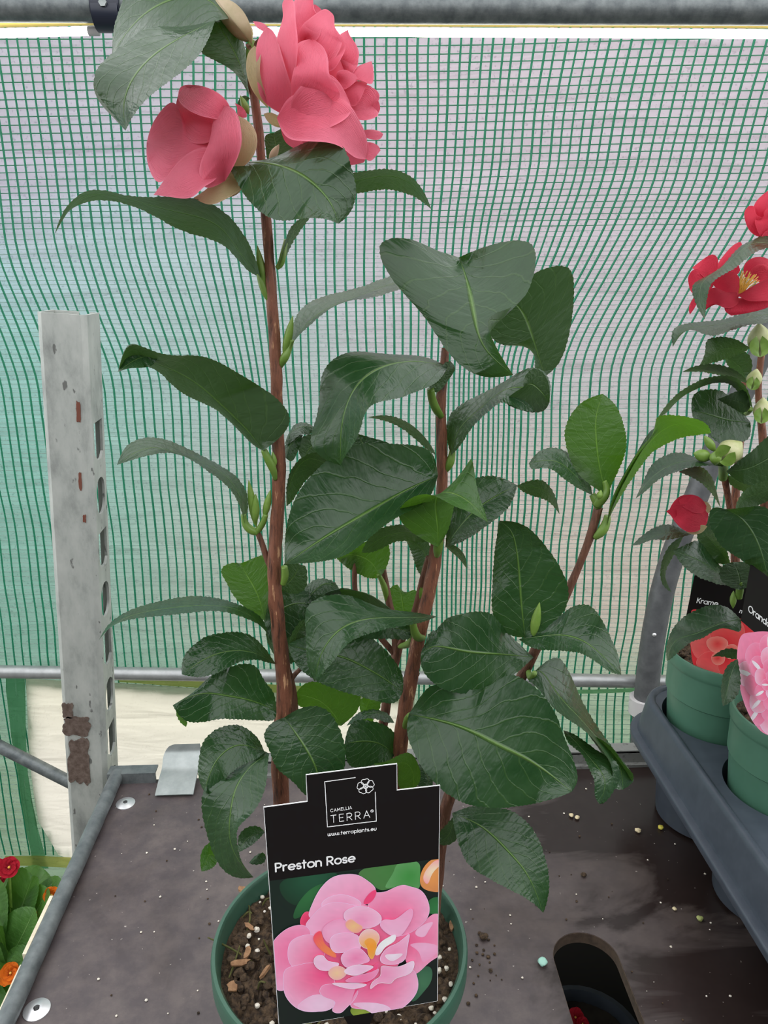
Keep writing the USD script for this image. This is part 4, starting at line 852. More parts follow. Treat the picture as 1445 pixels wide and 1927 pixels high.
F2 = [
 ('441,225 385,205 335,180|420,190 400,170 365,160 340,164|400,265 361,268 336,240 330,205', (-1.5, -1.4), dict(bow=-.9)),
 ('415,290 340,270 276,268|388,262 361,245 345,220 325,193 298,215 284,240|384,290 335,312 299,343 279,312', (-1.7, -1.4), dict(bow=-.9)),
 ('440,225 400,190 350,162|425,188 390,165 362,160|420,225 370,215 335,185', (-2.0, -1.7), dict(bow=-.9)),
 ('419,310 355,325 289,367|388,278 348,293 318,326|405,338 384,352 361,371 322,371', (-2.3, -2.3), dict(bow=-.9, label='lower petal folded to a point')),
 ('424,340 412,270 420,198|386,352 375,319 387,283 397,252 403,220|440,312 454,272 453,240 440,206', (-2.7, -2.4), dict(bow=-1.0)),
 ('455,222 452,205 442,194|448,218 446,204|464,220 458,204', (-1.2, -1.2), dict()),
 ('420,250 385,250 345,230|405,215 370,205|400,285 360,280', (-1.6, -1.5), dict(bow=-.3)),
 ('440,325 452,268 442,215|428,300 446,262 444,232|472,300 484,270 480,245 464,226', (-2.3, -2.0), dict(m='sepal', nm='sepal', bow=-.5)),
 ('452,330 420,352 364,372|425,318 396,348|455,352 426,374 395,385', (-2.0, -2.1), dict(m='sepal', nm='sepal', bow=-.5)),
 ('446,345 440,356 428,372|432,345 424,358|455,350 448,364', (-1.4, -1.5), dict(m='sepal', nm='sepal')),
]
fl2 = flower(camellia, F2, 'pink_petal', 'half-open pink flower at the left of the stem', Y)
c = at_y(380, 270, Y-.008); r = 62/F*depth(c)
obj('flower_heart', ellipsoid(c, (r, r*.7, r*1.15), axis=(-.9, .1, .2)), 'pink_petal', fl2, smooth=True, uv=np.tile([.5, .3], (642, 1)))
b0 = bud(camellia, 'flower_bud', (474, 78), (398, -14), 21, Y, 'pale_bud', dd=(0, .4), fat=.42, label='long pale closed bud at the very top')
add(b0, 'bud_scale', '474,82 450,50 432,26|460,48 446,28 436,20|474,52 458,34 444,24', Y, 'sepal', d=(-.6, -.5), serr=0, crease=0, limit=.3)
add(b0, 'bud_scale', '474,84 440,40 402,-6|452,40 425,8|468,40 436,2', Y, 'pale_bud', d=(-.9, -.5), bow=-.5, serr=0, crease=0, limit=.3)
pxtube([(470, 130, 6, 0), (471, 105, 8, 0), (474, 84, 9, 0), (476, 76, 7, 0)], Y, 'petiole', camellia, 'petiole')
for p in ('478,90 484,82 490,70|478,82 486,72|486,90 490,80', '474,92 466,86 462,84|470,84 464,82|470,94 464,90', '480,92 490,88 484,80|484,84 488,80|486,94 488,88'):
    add(camellia, 'bract', p, Y, 'dry_scale', d=(-.6, -.8), serr=0, limit=.2)
bud(camellia, 'leaf_bud', (507, 304), (525, 272), 7, Y, 'pale_bud', dd=(-.8, -1)); bud(camellia, 'leaf_bud', (468, 215), (452, 180), 7, Y, 'green_shoot', dd=(-.3, -.3))

# ================================================================== THE PLANT LABEL
def stroke_glyphs():
    def arc(cx, cy, rx, ry, a0, a1, n=18):
        t = np.radians(np.linspace(a0, a1, n)); return list(zip(cx+rx*np.cos(t), cy+ry*np.sin(t)))
    o = lambda cx=.33: arc(cx, .33, .33, .33, 0, 360, 28)
    return {
     'P': ([[(0, 0), (0, 1)], [(0, 1), (.3, 1)]+arc(.3, .73, .27, .27, 90, -90)+[(0, .46)]], .62),
     'R': ([[(0, 0), (0, 1)], [(0, 1), (.3, 1)]+arc(.3, .73, .27, .27, 90, -90)+[(0, .46)], [(.25, .46), (.58, 0)]], .64),
     'r': ([[(0, 0), (0, .66)], [(0, .36)]+arc(.28, .36, .28, .30, 180, 75)], .38), 'e': ([[(.02, .33), (.64, .33)]+arc(.33, .33, .33, .33, 0, 310, 26)], .68),
     's': ([arc(.21, .49, .19, .17, 40, 270)+arc(.21, .165, .2, .165, 90, -150)], .44), 't': ([[(.16, .95), (.16, 0)], [(0, .66), (.34, .66)]], .38),
     'o': ([o()], .68), 'n': ([[(0, 0), (0, .66)], [(0, .36)]+arc(.27, .38, .27, .28, 180, 0)+[(.54, 0)]], .58),
     'w': ([[(0, .66), (0, .22)]+arc(.2, .22, .2, .22, 180, 360)+[(.4, .66)], [(.4, .22)]+arc(.6, .22, .2, .22, 180, 360)+[(.8, .66)]], .84),
     '.': ([[(.02, .02), (.04, .02)]], .12), 'p': ([[(0, -.32), (0, .66)], o()], .7), 'l': ([[(0, 0), (0, 1)]], .06), 'a': ([o(), [(.66, 0), (.66, .66)]], .72),
     'u': ([[(0, .66), (0, .27)]+arc(.27, .27, .27, .27, 180, 360)+[(.54, .66)]], .58), 'K': ([[(0, 0), (0, 1)], [(.52, 1), (0, .45)], [(.18, .62), (.56, 0)]], .6),
     'm': ([[(0, 0), (0, .66)], [(0, .4)]+arc(.22, .42, .22, .24, 180, 0)+[(.44, 0)], [(.44, .4)]+arc(.66, .42, .22, .24, 180, 0)+[(.88, 0)]], .94),
     'O': ([arc(.48, .5, .48, .5, 0, 360, 36)], .98), 'd': ([o(), [(.66, 0), (.66, 1)]], .72), 'k': ([[(0, 0), (0, 1)], [(.42, .66), (0, .26)], [(.14, .38), (.46, 0)]], .48),
     'C': ([arc(.45, .5, .45, .5, 50, 310, 26)], .84), 'A': ([[(0, 0), (.36, 1), (.72, 0)], [(.12, .33), (.6, .33)]], .74), 'M': ([[(0, 0), (.08, 1), (.42, .25), (.76, 1), (.84, 0)]], .88),
     'E': ([[(.5, 1), (0, 1), (0, 0), (.5, 0)], [(0, .52), (.42, .52)]], .54), 'L': ([[(0, 1), (0, 0), (.46, 0)]], .5), 'I': ([[(0, 0), (0, 1)]], .06), 'T': ([[(0, 1), (.62, 1)], [(.31, 1), (.31, 0)]], .64), ' ': ([], .28)}
GLY = stroke_glyphs()
def lettering(text, width, weight, track=.16):
    x, polys = 0.0, []
    for ch in text:
        st, adv = GLY[ch]
        for s in st: polys.append(sa.translate(sg.LineString(s), x, 0))
        x += adv+track
    k = width/(x-track)
    return shapely.union_all([sa.scale(p, k, k, origin=(0, 0)).buffer(weight/2, 6) for p in polys]), k
class Card:
    """a flat printed card: TL, TR corners and the down direction; p(px,py) gives card coordinates"""
    def __init__(s, TL, TR, BL):
        s.o = np.asarray(TL); s.ex = (TR-TL)/np.linalg.norm(TR-TL)
        dn = BL-TL; dn = dn-np.dot(dn, s.ex)*s.ex; s.ey = -dn/np.linalg.norm(dn); s.n = np.cross(s.ex, s.ey)
        if np.dot(s.n, CAM-s.o) < 0: s.n = -s.n
    def p(s, px, py):
        q = at_plane(px, py, s.o, s.n)-s.o; return float(q@s.ex), float(q@s.ey)
    def poly(s, pts): return sg.Polygon([s.p(*q) for q in pts]).buffer(0)
    def smooth(s, pts, n=6):
        q = np.array([s.p(*w) for w in pts]); q = np.vstack([q, q[:1]])
        t = np.r_[0, np.cumsum(np.linalg.norm(np.diff(q, axis=0), axis=1)**.6)]
        return sg.Polygon(CubicSpline(t, q, bc_type='periodic')(np.linspace(0, t[-1], n*len(q)))).buffer(0)
    def mesh(s, poly, h, z=0.0):
        e = extrude(poly, h, z); v = e.vertices
        e.vertices = s.o+np.outer(v[:, 0], s.ex)+np.outer(v[:, 1], s.ey)+np.outer(v[:, 2], s.n)
        if np.dot(np.cross(s.ex, s.ey), s.n) < 0: e.faces = e.faces[:, ::-1].copy()
        return e
    def flat(s, poly, z, ca, cb, g):
        """a printed patch with a colour running from ca at the point g outwards to cb"""
        ps = [q for q in getattr(poly, 'geoms', [poly]) if q.area > 1e-10]; vs, fs, o = [], [], 0
        for q in ps:
            V, f = trimesh.creation.triangulate_polygon(q, engine='earcut'); t = trimesh.Trimesh(np.c_[V, np.zeros(len(V))], f, process=False).subdivide_to_size(.004)
            vs.append(t.vertices[:, :2]); fs.append(t.faces+o); o += len(t.vertices)
        V, f = np.vstack(vs), np.vstack(fs)
        d = np.linalg.norm(V-np.asarray(g), axis=1); d = np.clip(d/max(d.max(), 1e-9), 0, 1)[:, None]**1.3
        col = np.asarray(ca)*(1-d)+np.asarray(cb)*d
        col = np.minimum(col*1.32, .93)*(1+.10*(meshkit.fbm(np.c_[V*420, np.zeros(len(V))], 2, 3)-.5))[:, None]
        P = s.o+np.outer(V[:, 0], s.ex)+np.outer(V[:, 1], s.ey)+z*s.n
        nv = np.cross(P[f[0, 1]]-P[f[0, 0]], P[f[0, 2]]-P[f[0, 0]])
        if np.dot(nv, s.n) < 0: f = f[:, ::-1]
        return P, f, col
    def prints(s, layers, z0, parent, name, clip=None, label=None, rims=0):
        Ps, fs, cs, o = [], [], [], 0
        for i, (pts, ca, cb, g) in enumerate(layers):
            pl = pts if hasattr(pts, 'area') else s.smooth(P2(pts))
            if clip is not None: pl = pl.intersection(clip)
            if pl.is_empty: continue
            todo = [(pl, z0+i*.00003, ca, cb)]
            if rims and i >= rims:      # the paler margin of each printed petal
                rim = pl.difference(pl.buffer(-.00022)); lt = np.minimum(np.asarray(cb)*1.22+.03, .93); todo.append((rim, z0+i*.00003+.000012, lt, lt))
            for q_, zz, a_, b_ in todo:
                if q_.area < 1e-9: continue
                P, f, c_ = s.flat(q_, zz, a_, b_, s.p(*g)); Ps.append(P); fs.append(f+o); cs.append(c_); o += len(P)
        return obj(name, trimesh.Trimesh(np.vstack(Ps), np.vstack(fs), process=False), 'print', parent, smooth=False, color=np.vstack(cs), label=label)
YT = YC-.0695
TL, TR, BL = at_y(497, 1520, YT), at_y(827, 1479, YT+.011), at_y(523, 1880, YT)
card = Card(TL, TR, BL)
tag = thing('plant_label', 'black plant label with a pink rose print, stuck in the big pot', 'plant label', 'plant labels', loc=BL)
outline = P2('497,1520 579,1509 577,1459 738,1440 746,1442 746,1488 826,1479 827,1700 828,1850')
wtag = card.p(827, 1479)[0]; hb = card.p(523, 1880)[1]-.020
pl = [card.p(*q) for q in outline[:7]]
pl = [(0, pl[0][1])]+[(pl[1][0], pl[1][1]), (pl[1][0], pl[2][1]), (pl[4][0], pl[2][1]+.0002), (pl[4][0], pl[5][1]), (wtag, pl[6][1])]+[(wtag, hb), (0, hb)]
cardp = sg.Polygon(pl)
sheet = obj('card', card.mesh(cardp, .0006, -.0006), 'card_black', tag, smooth=False)
obj('card_edge', card.mesh(cardp.buffer(.00035, join_style=2).difference(cardp.buffer(-.00012)), .0005, -.00055), 'card_edge', sheet, smooth=False)
spk = sg.Polygon([(wtag*.40, hb), (wtag*.60, hb), (wtag*.56, hb-.01), (wtag*.5, hb-.02), (wtag*.44, hb-.01)])
obj('spike', card.mesh(spk, .0006, -.0006), 'card_black', tag, smooth=False)
def card_text(card, text, a, b, weight, parent, name, mt='print_white', track=.16):
    """text from picture point a to b along the baseline"""
    A, B = np.array(card.p(*a)), np.array(card.p(*b)); d = B-A; L = np.linalg.norm(d)
    pg, k = lettering(text, L, weight, track); ang = math.degrees(math.atan2(d[1], d[0]))
    return obj(name, card.mesh(sa.translate(sa.rotate(pg, ang, origin=(0, 0)), A[0], A[1]), .00012, .00002), mt, parent, smooth=False)
card_text(card, 'Preston Rose', (519, 1640), (668, 1621), .00085, sheet, 'lettering')
card_text(card, 'www.terraplants.eu', (617, 1573), (708, 1562), .00033, sheet, 'lettering', track=.2)
card_text(card, 'TERRA', (623, 1548), (696, 1538), .00036, sheet, 'lettering', track=.36)
card_text(card, 'CAMELLIA', (622, 1528), (662, 1522), .00022, sheet, 'lettering', track=.24)
def card_lines(card, lines, w, parent, name):
    pg = shapely.union_all([sg.LineString([card.p(*q) for q in l]).buffer(w/2, 4, join_style=2, cap_style=2) for l in lines]); return obj(name, card.mesh(pg, .00012, .00002), 'print_white', parent, smooth=False)
card_lines(card, [P2('669,1463 611,1471 616,1556 708,1545 706,1490')], .00040, sheet, 'logo_frame')
# little five-petalled flower emblem
fc = np.array(card.p(688, 1479.5)); R1 = abs(card.p(705, 1479)[0]-fc[0])
em = []
for k in range(5):
    a = math.radians(90+72*k+4); c_ = fc+R1*.62*np.array([math.cos(a), math.sin(a)])
    e = sa.rotate(sa.scale(sg.Point(0, 0).buffer(1, 10), R1*.34, R1*.42), math.degrees(a), origin=(0, 0))
    e = sg.Polygon([(R1*.40*r_*math.cos(t), R1*.44*r_*math.sin(t)) for t in np.linspace(0, 2*np.pi, 40, endpoint=False) for r_ in [1-.28*max(0, math.cos(t))**8]])
    e = sa.translate(sa.rotate(e, math.degrees(a), origin=(0, 0)), *c_); em.append(e.exterior.buffer(.00016))
for k in range(6):
    a = math.radians(60*k); q = fc+R1*.18*np.array([math.cos(a), math.sin(a)]); em.append(sg.LineString([fc, q]).buffer(.00010)); em.append(sg.Point(*q).buffer(.00022))
em.append(sg.Point(*fc).buffer(R1*.30).exterior.buffer(.0001))
rc = np.array(card.p(700, 1526)); em.append(sg.Point(*rc).buffer(.0007).exterior.buffer(.00012)); em.append(sg.Point(*rc).buffer(.0003))
obj('emblem', card.mesh(shapely.union_all(em), .00012, .00002), 'print_white', sheet, smooth=False)
# the printed rose
pic = cardp.intersection(sg.Polygon([card.p(504, 1658), card.p(830, 1615), (wtag+.01, hb+.0), (-.01, hb+.0)]))
K, GR = lin('e77ba0'), lin('2e5a34')
def px6(s, ox=500, oy=1620, k=360/1445): return ' '.join(f'{ox+float(a)*k:.1f},{oy+float(b)*k:.1f}' for a, b in (q.split(',') for q in s.split()))
pk1, pk2, pk3, pk4 = lin('d85a86'), lin('f095b4'), lin('f4a8c2'), lin('e2406f')
LAY = [
 (pic, lin('10211a'), lin('0d1412'), (600, 1700)),
 (px6('110,170 260,110 520,90 560,130 330,240 260,330 170,310'), lin('1c4a33'), lin('12301f'), (590, 1650)),
 (px6('215,435 220,370 280,270 360,200 450,170 470,200 380,330 300,400'), lin('2a6236'), lin('1e4a2a'), (580, 1680)),
 (px6('700,100 760,50 900,20 1140,5 1165,80 1150,210 1000,200 880,220 800,180'), lin('3d7038'), lin('456e3d'), (740, 1640)),
 (px6('905,200 960,90 1000,20 1145,8 1165,100 1150,210 1050,190'), lin('39803a'), lin('5c8f5a'), (770, 1650)),
 (px6('1230,300 1320,280 1320,420 1260,400 1225,390'), lin('2c6b3a'), lin('245a30'), (820, 1710)),
 (px6('1100,880 1180,800 1240,800 1250,900 1190,990 1110,1060'), lin('3d6a4c'), lin('28503a'), (790, 1850)),
 (px6('640,1120 720,1090 820,1160 720,1190'), lin('8a9a3c'), lin('6f8430'), (680, 1905)),
 (px6('1165,160 1180,70 1250,-10 1330,-10 1330,220 1260,230 1190,205'), lin('d08a4a'), lin('c07a48'), (815, 1640)),
 (px6('1190,140 1230,40 1300,-10 1325,10 1260,90 1220,170'), lin('f2c9a8'), lin('ee8f96'), (815, 1640)),
 (px6('1040,520 1180,460 1260,400 1320,410 1330,690 1240,760 1130,850 1060,760'), pk1, pk2, (770, 1770)),
 (px6('1090,630 1200,615 1320,660 1270,710 1190,760 1150,680'), lin('f3a0bf'), lin('ee8cb0'), (800, 1780)),
 (px6('1130,550 1170,490 1260,460 1230,520 1190,570'), lin('f3a3c0'), lin('f3a3c0'), (800, 1750)),
 (px6('265,480 300,380 345,390 360,430 330,480'), lin('c83058'), lin('d9466e'), (580, 1730)),
 (px6('330,480 500,330 760,330 1000,420 1080,600 1000,780 820,960 560,960 380,860 330,680'), lin('c9456f'), lin('e7799f'), (660, 1790)),
 (px6('330,420 345,330 400,220 500,120 600,95 690,100 770,145 830,215 790,290 740,330 600,330 450,400'), lin('e67099'), lin('f3a2bf'), (690, 1740)),
 (px6('770,300 790,240 880,230 960,200 1040,175 1080,185 1160,210 1225,300 1230,400 1150,500 1000,560 870,460 780,360'), lin('de5c88'), lin('f19aba'), (730, 1730)),
 (px6('740,320 780,240 830,215 800,300'), pk4, pk4, (690, 1680)),
 (px6('420,330 440,290 530,250 640,260 720,320 640,370 500,380'), lin('ea7ea6'), lin('f3a5c1'), (640, 1710)),
 (px6('300,490 340,420 420,340 520,305 640,320 720,350 760,420 600,440 480,500 380,560'), lin('e983a8'), lin('f2a0be'), (640, 1740)),
 (px6('50,620 110,540 190,490 290,480 340,540 300,640 210,800 170,900 135,970 75,960 60,800'), lin('e0638f'), lin('f09cbc'), (560, 1790)),
 (px6('165,680 190,600 260,560 350,550 430,600 440,720 400,790 330,820 200,790'), lin('dc5580'), lin('f2a0be'), (615, 1800)),
 (px6('130,900 150,810 230,780 350,760 460,800 520,900 500,1090 400,1130 280,1125 190,1070 140,990'), lin('d9487a'), lin('f2a3c1'), (610, 1830)),
 (px6('240,1100 290,1040 400,1000 520,1060 490,1110 390,1130'), lin('f6b6ce'), lin('f3a5c2'), (600, 1890)),
 (px6('640,1090 700,950 830,880 980,850 1100,810 1145,880 1140,980 1060,1080 940,1140 800,1120 700,1110'), lin('dd5584'), lin('f0a0bf'), (700, 1850)),
 (px6('660,1070 740,1060 900,1080 940,1120 850,1160 780,1130'), lin('f6b8cf'), lin('f4abc6'), (710, 1890)),
 (px6('405,970 430,930 520,920 690,960 660,1050 600,1110 560,1140 500,1120 520,1060 440,1020'), lin('e46a96'), lin('f3a2bf'), (640, 1850)),
 (px6('640,1080 690,970 800,900 830,840 850,760 720,880 660,1000'), lin('d8386a'), lin('df5583'), (690, 1850)),
 (px6('360,560 410,520 440,600 520,680 530,720 450,690 400,650'), lin('ef7a4a'), lin('e2405a'), (620, 1785)),
 (px6('425,520 470,460 570,430 640,480 660,560 600,600 520,620 460,600'), lin('f09bbb'), lin('ea84a9'), (630, 1750)),
 (px6('590,420 600,370 700,330 800,350 870,410 860,460 760,500 660,480'), lin('ea88ac'), lin('f4adc6'), (680, 1730)),
 (px6('600,460 640,430 690,460 730,490 700,530 640,520'), lin('f6b07a'), lin('ef8f88'), (665, 1740)),
 (px6('480,600 510,550 600,530 690,550 720,620 680,680 600,680 520,680'), lin('ee90b3'), lin('f3a8c4'), (650, 1770)),
 (px6('860,460 900,430 970,430 1090,350 1110,380 1060,500 1000,560 920,540'), lin('f0a2bf'), lin('ee8eb2'), (740, 1750)),
 (px6('700,590 720,530 780,500 850,540 850,600 800,650 730,640'), lin('f29a4e'), lin('f4b3b8'), (692, 1777)),
 (px6('740,600 780,570 830,600 830,660 800,730 770,690 760,640'), lin('f08a28'), lin('ee9a50'), (695, 1780)),
 (px6('830,700 850,620 930,560 975,545 970,590 900,640 860,690'), lin('f9dfe6'), lin('f5c4d2'), (725, 1770)),
 (px6('860,720 920,640 1000,600 1080,540 1070,620 1040,740 960,770 880,760'), lin('ea86aa'), lin('f3aac5'), (740, 1790)),
 (px6('900,700 960,690 1030,690 1000,720 940,740'), lin('f8ccd9'), lin('f5bccd'), (740, 1795)),
 (px6('360,740 380,705 430,700 470,740 550,760 520,800 430,815 380,790'), lin('f3a6c2'), lin('f6b6ce'), (610, 1810)),
 (px6('470,830 500,790 560,780 610,830 560,880 510,880'), lin('f4b48c'), lin('efa0a0'), (633, 1828)),
 (px6('565,720 600,670 690,640 750,680 780,740 700,770 610,790'), lin('e878a2'), lin('f2a2c0'), (670, 1800)),
 (px6('590,820 640,780 740,770 810,785 760,820 660,850'), lin('f4a9c5'), lin('f7bdd2'), (680, 1820)),
 (px6('600,890 680,850 800,820 850,800 830,850 740,900'), lin('e46e98'), lin('ec8bb0'), (680, 1840)),
 (px6('500,910 600,905 760,920 700,945 600,945'), lin('f4abc6'), lin('f7bfd3'), (660, 1852)),
 (px6('790,950 800,900 860,850 870,780 1000,780 1110,740 1105,810 1050,850 970,880 940,910 850,910'), lin('ec85ab'), lin('f8bfd3'), (720, 1830)),
]
card.prints(LAY, .00004, sheet, 'printed_flower', pic, 'printed photograph of an open pink flower', rims=13)

# ================================================================== TRAY AND THE TWO CAMELLIAS ON THE RIGHT
DZ = TZ+.115; RZ = TZ+.186; RB = .0530
p1, p2 = at_z(1368, 1224, RZ), at_z(1508, 1340, RZ)
ta, tb = at_z(1252, 1345, DZ), at_z(1441, 1590, DZ)
XT = min((ta[0]+tb[0])/2, p1[0]-.0560); YT1 = max(at_z(1275, 1303, DZ)[1], p1[1]+.0565); XT2 = XT+.36; YT0 = YT1-.60
px_, dy_ = (p1[0]+p2[0])/2, (p1[1]-p2[1])
P1, P2_ = np.array([p1[0], p1[1]]), np.array([p2[0], p2[1]])
holes = [(P1+(P2_-P1)*k) for k in range(5)]+[(P1+(P2_-P1)*k+np.array([.113, .0])) for k in range(5)]
tray = thing('carry_tray', 'dark blue-grey plastic carry tray holding the camellias at the right', 'tray', loc=((XT+XT2)/2, (YT0+YT1)/2, TZ))
rect = sg.box(XT+.035, YT0+.035, XT2-.035, YT1-.035)
def ringpts(off): return np.array(sg.Polygon(rect).buffer(.035+off, 12).exterior.coords)[:-1] if False else np.array(rect.buffer(.035+off, 12).exterior.coords)[:-1]
prof = [(-.006, -.001), (-.004, .0025), (-.001, .0035), (.0015, .002), (.003, -.002), (.008, -.030), (.009, -.033), (.0145, -.0335), (.016, -.035), (.0155, -.041), (.013, -.042), (.012, -.037)]
V = []; nring = len(ringpts(0))
for o, dz in prof:
    r_ = ringpts(o); V.append(np.c_[r_, np.full(len(r_), DZ+dz)])
V = np.vstack(V); f = []
for i in range(len(prof)-1):
    for j in range(nring):
        a, b = i*nring+j, i*nring+(j+1) % nring; f += [[a, b, b+nring], [a, b+nring, a+nring]]
obj('rim', trimesh.Trimesh(V, np.array(f), process=False), 'tray_plastic', tray, smooth=50)
deck = rect.buffer(.035-.004, 12)
for h in holes: deck = deck.difference(sg.Point(*h).buffer(.0510, 24))
obj('deck', extrude(deck, .0016, DZ-.0016), 'tray_plastic', tray, smooth=30)
for h in holes:
    if h[0]-.06 < XT or h[1]-.06 < YT0: pass
    obj('cup', lathe([(.0512, DZ-.0004), (.0532, DZ-.0016), (.0522, DZ-.03), (.046, TZ+.003), (.043, TZ+.0005), (0, TZ+.0005), (0, TZ+.0445), (.0475, TZ+.0445), (.0502, DZ-.03), (.0512, DZ-.0004)], 48, (h[0], h[1], 0)), 'tray_plastic', tray, smooth=40)
def far_pot(t, p):
    z0 = TZ+.045
    pr = [(0, 0), (.041, 0), (.0425, .004), (RB*.925, .112), (RB*.93, .1125), (RB*.94, .113), (RB*.985, .131), (RB, .1315), (RB, .139), (RB*.985, .141), (RB*.955, .141), (RB*.94, .138), (RB*.90, .118), (.038, .008), (0, .008)]
    pr = [(0, 0.0005), (.039, 0.0005), (.0405, .004), (RB*.925, .097), (RB*.955, .0985), (RB*.965, .127), (RB*.99, .129), (RB, .132), (RB, .138), (RB*.985, .141), (RB*.95, .141), (RB*.935, .137), (RB*.90, .11), (.037, .008), (0, .008)]
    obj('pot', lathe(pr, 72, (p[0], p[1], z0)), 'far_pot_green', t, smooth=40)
    s = obj('soil', soil_disc((p[0], p[1]), RB*.93, RZ-.013, 5, .004, 24), 'soil', t, smooth=40)
    q = [pebble((p[0]+RB*.85*math.sqrt(r)*math.cos(a), p[1]+RB*.85*math.sqrt(r)*math.sin(a), RZ-.013), rng.uniform(.0008, .003), i, .8) for i, (a, r) in enumerate(zip(rng.uniform(0, 6.28, 60), rng.random(60)))]
    obj('soil_lumps', cat_(q), 'soil', s, smooth=True, kind='stuff')
c1 = thing('potted_camellia', 'red camellia in the farther pot of the tray, with cream buds and a red bud', 'potted plant', loc=(p1[0], p1[1], TZ+.045))
c2 = thing('potted_camellia', 'camellia in a green pot cut off by the right edge, with the striped pink label', 'potted plant', loc=(p2[0], p2[1], TZ+.045))
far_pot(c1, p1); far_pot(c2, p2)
Y1, Y2 = float(p1[1]), float(p2[1])
pxtube([(1392, 1270, 9, 0), (1388, 1190, 9, 0), (1384, 1090, 8, 0), (1383, 1000, 8, 0), (1386, 900, 7, 0), (1394, 820, 6, 0), (1395, 770, 6, 0), (1404, 700, 5, 0)], Y1, 'bark', c1, 'stem')
pxtube([(1384, 1010, 6, 0), (1376, 970, 6, -1), (1367, 920, 6, -1.5), (1361, 885, 7, -2)], Y1, 'bark', c1, 'stem')
pxtube([(1398, 1262, 8, -1), (1418, 1180, 9, -2), (1434, 1080, 9, -3), (1440, 960, 9, -3), (1438, 880, 8, -3), (1433, 800, 7, -3), (1427, 740, 6, -3), (1430, 690, 6, -3), (1436, 640, 6, -3)], Y1, 'bark', c1, 'stem')
pxtube([(1520, 1330, 9, 0), (1515, 1150, 9, 0), (1500, 980, 8, 0), (1490, 880, 8, 0)], Y2, 'bark', c2, 'stem')
FL = [
 ('1470,462 1410,460 1375,490 1345,512 1320,535 1326,601|1440,440 1423,448 1394,463 1373,484 1355,504 1323,523 1304,536 1303,552 1312,578|1444,466 1415,479 1394,496 1369,513 1344,528 1334,545 1329,572', (-8, -10), {}),
 ('1462,588 1400,600 1340,612 1290,622 1266,653|1440,573 1394,590 1353,602 1311,606 1286,610 1267,620|1444,606 1415,611 1373,623 1332,631 1299,621 1278,631', (-6, -7), {}),
 ('1412,655 1380,655 1350,660 1316,688|1380,637 1353,634 1331,640 1326,664|1400,663 1371,674 1345,682', (-4, -5), dict(und=True)),
 ('1362,668 1380,680 1395,695 1402,714|1380,662 1405,664 1415,692|1366,682 1380,700', (-2, -2), dict(und=True)),
 ('1408,722 1370,703 1330,694 1283,700|1402,712 1373,692 1342,685 1308,689|1382,714 1353,706 1318,700', (-4, -6), dict(und=True)),
 ('1416,768 1390,722 1353,714 1300,735 1239,784|1405,731 1384,711 1353,707 1321,714 1290,730 1259,756|1388,737 1369,722 1332,724 1299,738 1274,755 1251,779', (-5, -7), dict(und=True, limit=.7)),
 ('1412,795 1370,790 1335,780 1301,772|1390,766 1373,747 1353,734 1332,733 1307,741|1410,822 1395,833 1353,834 1332,817 1309,797', (-3, -4), {}),
 ('1412,766 1395,758 1375,752 1349,751|1400,735 1386,736 1366,745|1402,776 1373,765', (-5, -6), dict(und=True)),
 ('1362,878 1320,868 1270,872 1225,900 1196,938|1332,871 1307,860 1282,852 1257,855 1232,869 1216,892 1206,915|1332,876 1286,883 1265,891 1240,902 1222,918', (-5, -8), {}),
 ('1356,956 1345,925 1320,895 1276,888|1349,928 1338,896 1320,879|1338,928 1326,915 1301,898', (-5, -7), dict(und=True)),
 ('1366,887 1410,880 1450,860 1500,838|1384,872 1415,848 1445,821 1478,808|1390,906 1421,913 1450,906 1482,870', (-6, -7), dict(und=True)),
 ('1362,893 1395,910 1415,922 1432,934|1398,902 1421,917|1373,911 1400,926', (-2, -2), dict(und=True)),
 ('1306,1004 1275,1002 1240,1006 1188,1027|1290,1000 1270,990 1245,988 1228,994 1207,1009|1278,1012 1245,1016 1224,1017 1205,1024', (-5, -7), {}),
 ('1286,1008 1265,1035 1250,1075 1264,1115|1262,1024 1246,1055 1242,1080 1247,1100 1255,1109|1276,1030 1259,1060 1252,1085 1257,1104', (-5, -6), dict(und=True)),
 ('1375,1062 1350,1030 1330,1000 1338,968|1350,1060 1330,1045 1314,1020 1311,1003 1318,982|1373,1056 1366,1032 1350,1005 1344,985', (-5, -4), {}),
 ('1376,1100 1340,1070 1305,1050 1266,1036|1365,1074 1353,1062 1330,1035 1313,1018 1290,1025|1360,1101 1332,1093 1310,1084 1290,1069 1278,1056', (-6, -8), {}),
 ('1391,1110 1392,1090 1388,1075 1380,1058|1372,1104 1355,1088 1354,1074 1364,1062|1406,1106 1424,1086 1430,1068 1408,1058', (-7, -7.5), dict(und=True)),
 ('1394,1166 1363,1171 1330,1184 1300,1195 1270,1207 1255,1244|1373,1146 1353,1138 1321,1143 1294,1156 1274,1172 1260,1195 1253,1220|1392,1188 1363,1182 1325,1199 1300,1209 1278,1226 1262,1240', (-6, -9), dict(label='drooping grey-green leaf over the red printed label')),
 ('1395,1232 1380,1228 1362,1230 1340,1236|1385,1222 1362,1222|1385,1240 1362,1236', (-7, -8), dict(und=True)),
]
for spec, d, o in FL: add(c1, 'leaf', spec, Y1, 'far_leaf', d=d, **o)
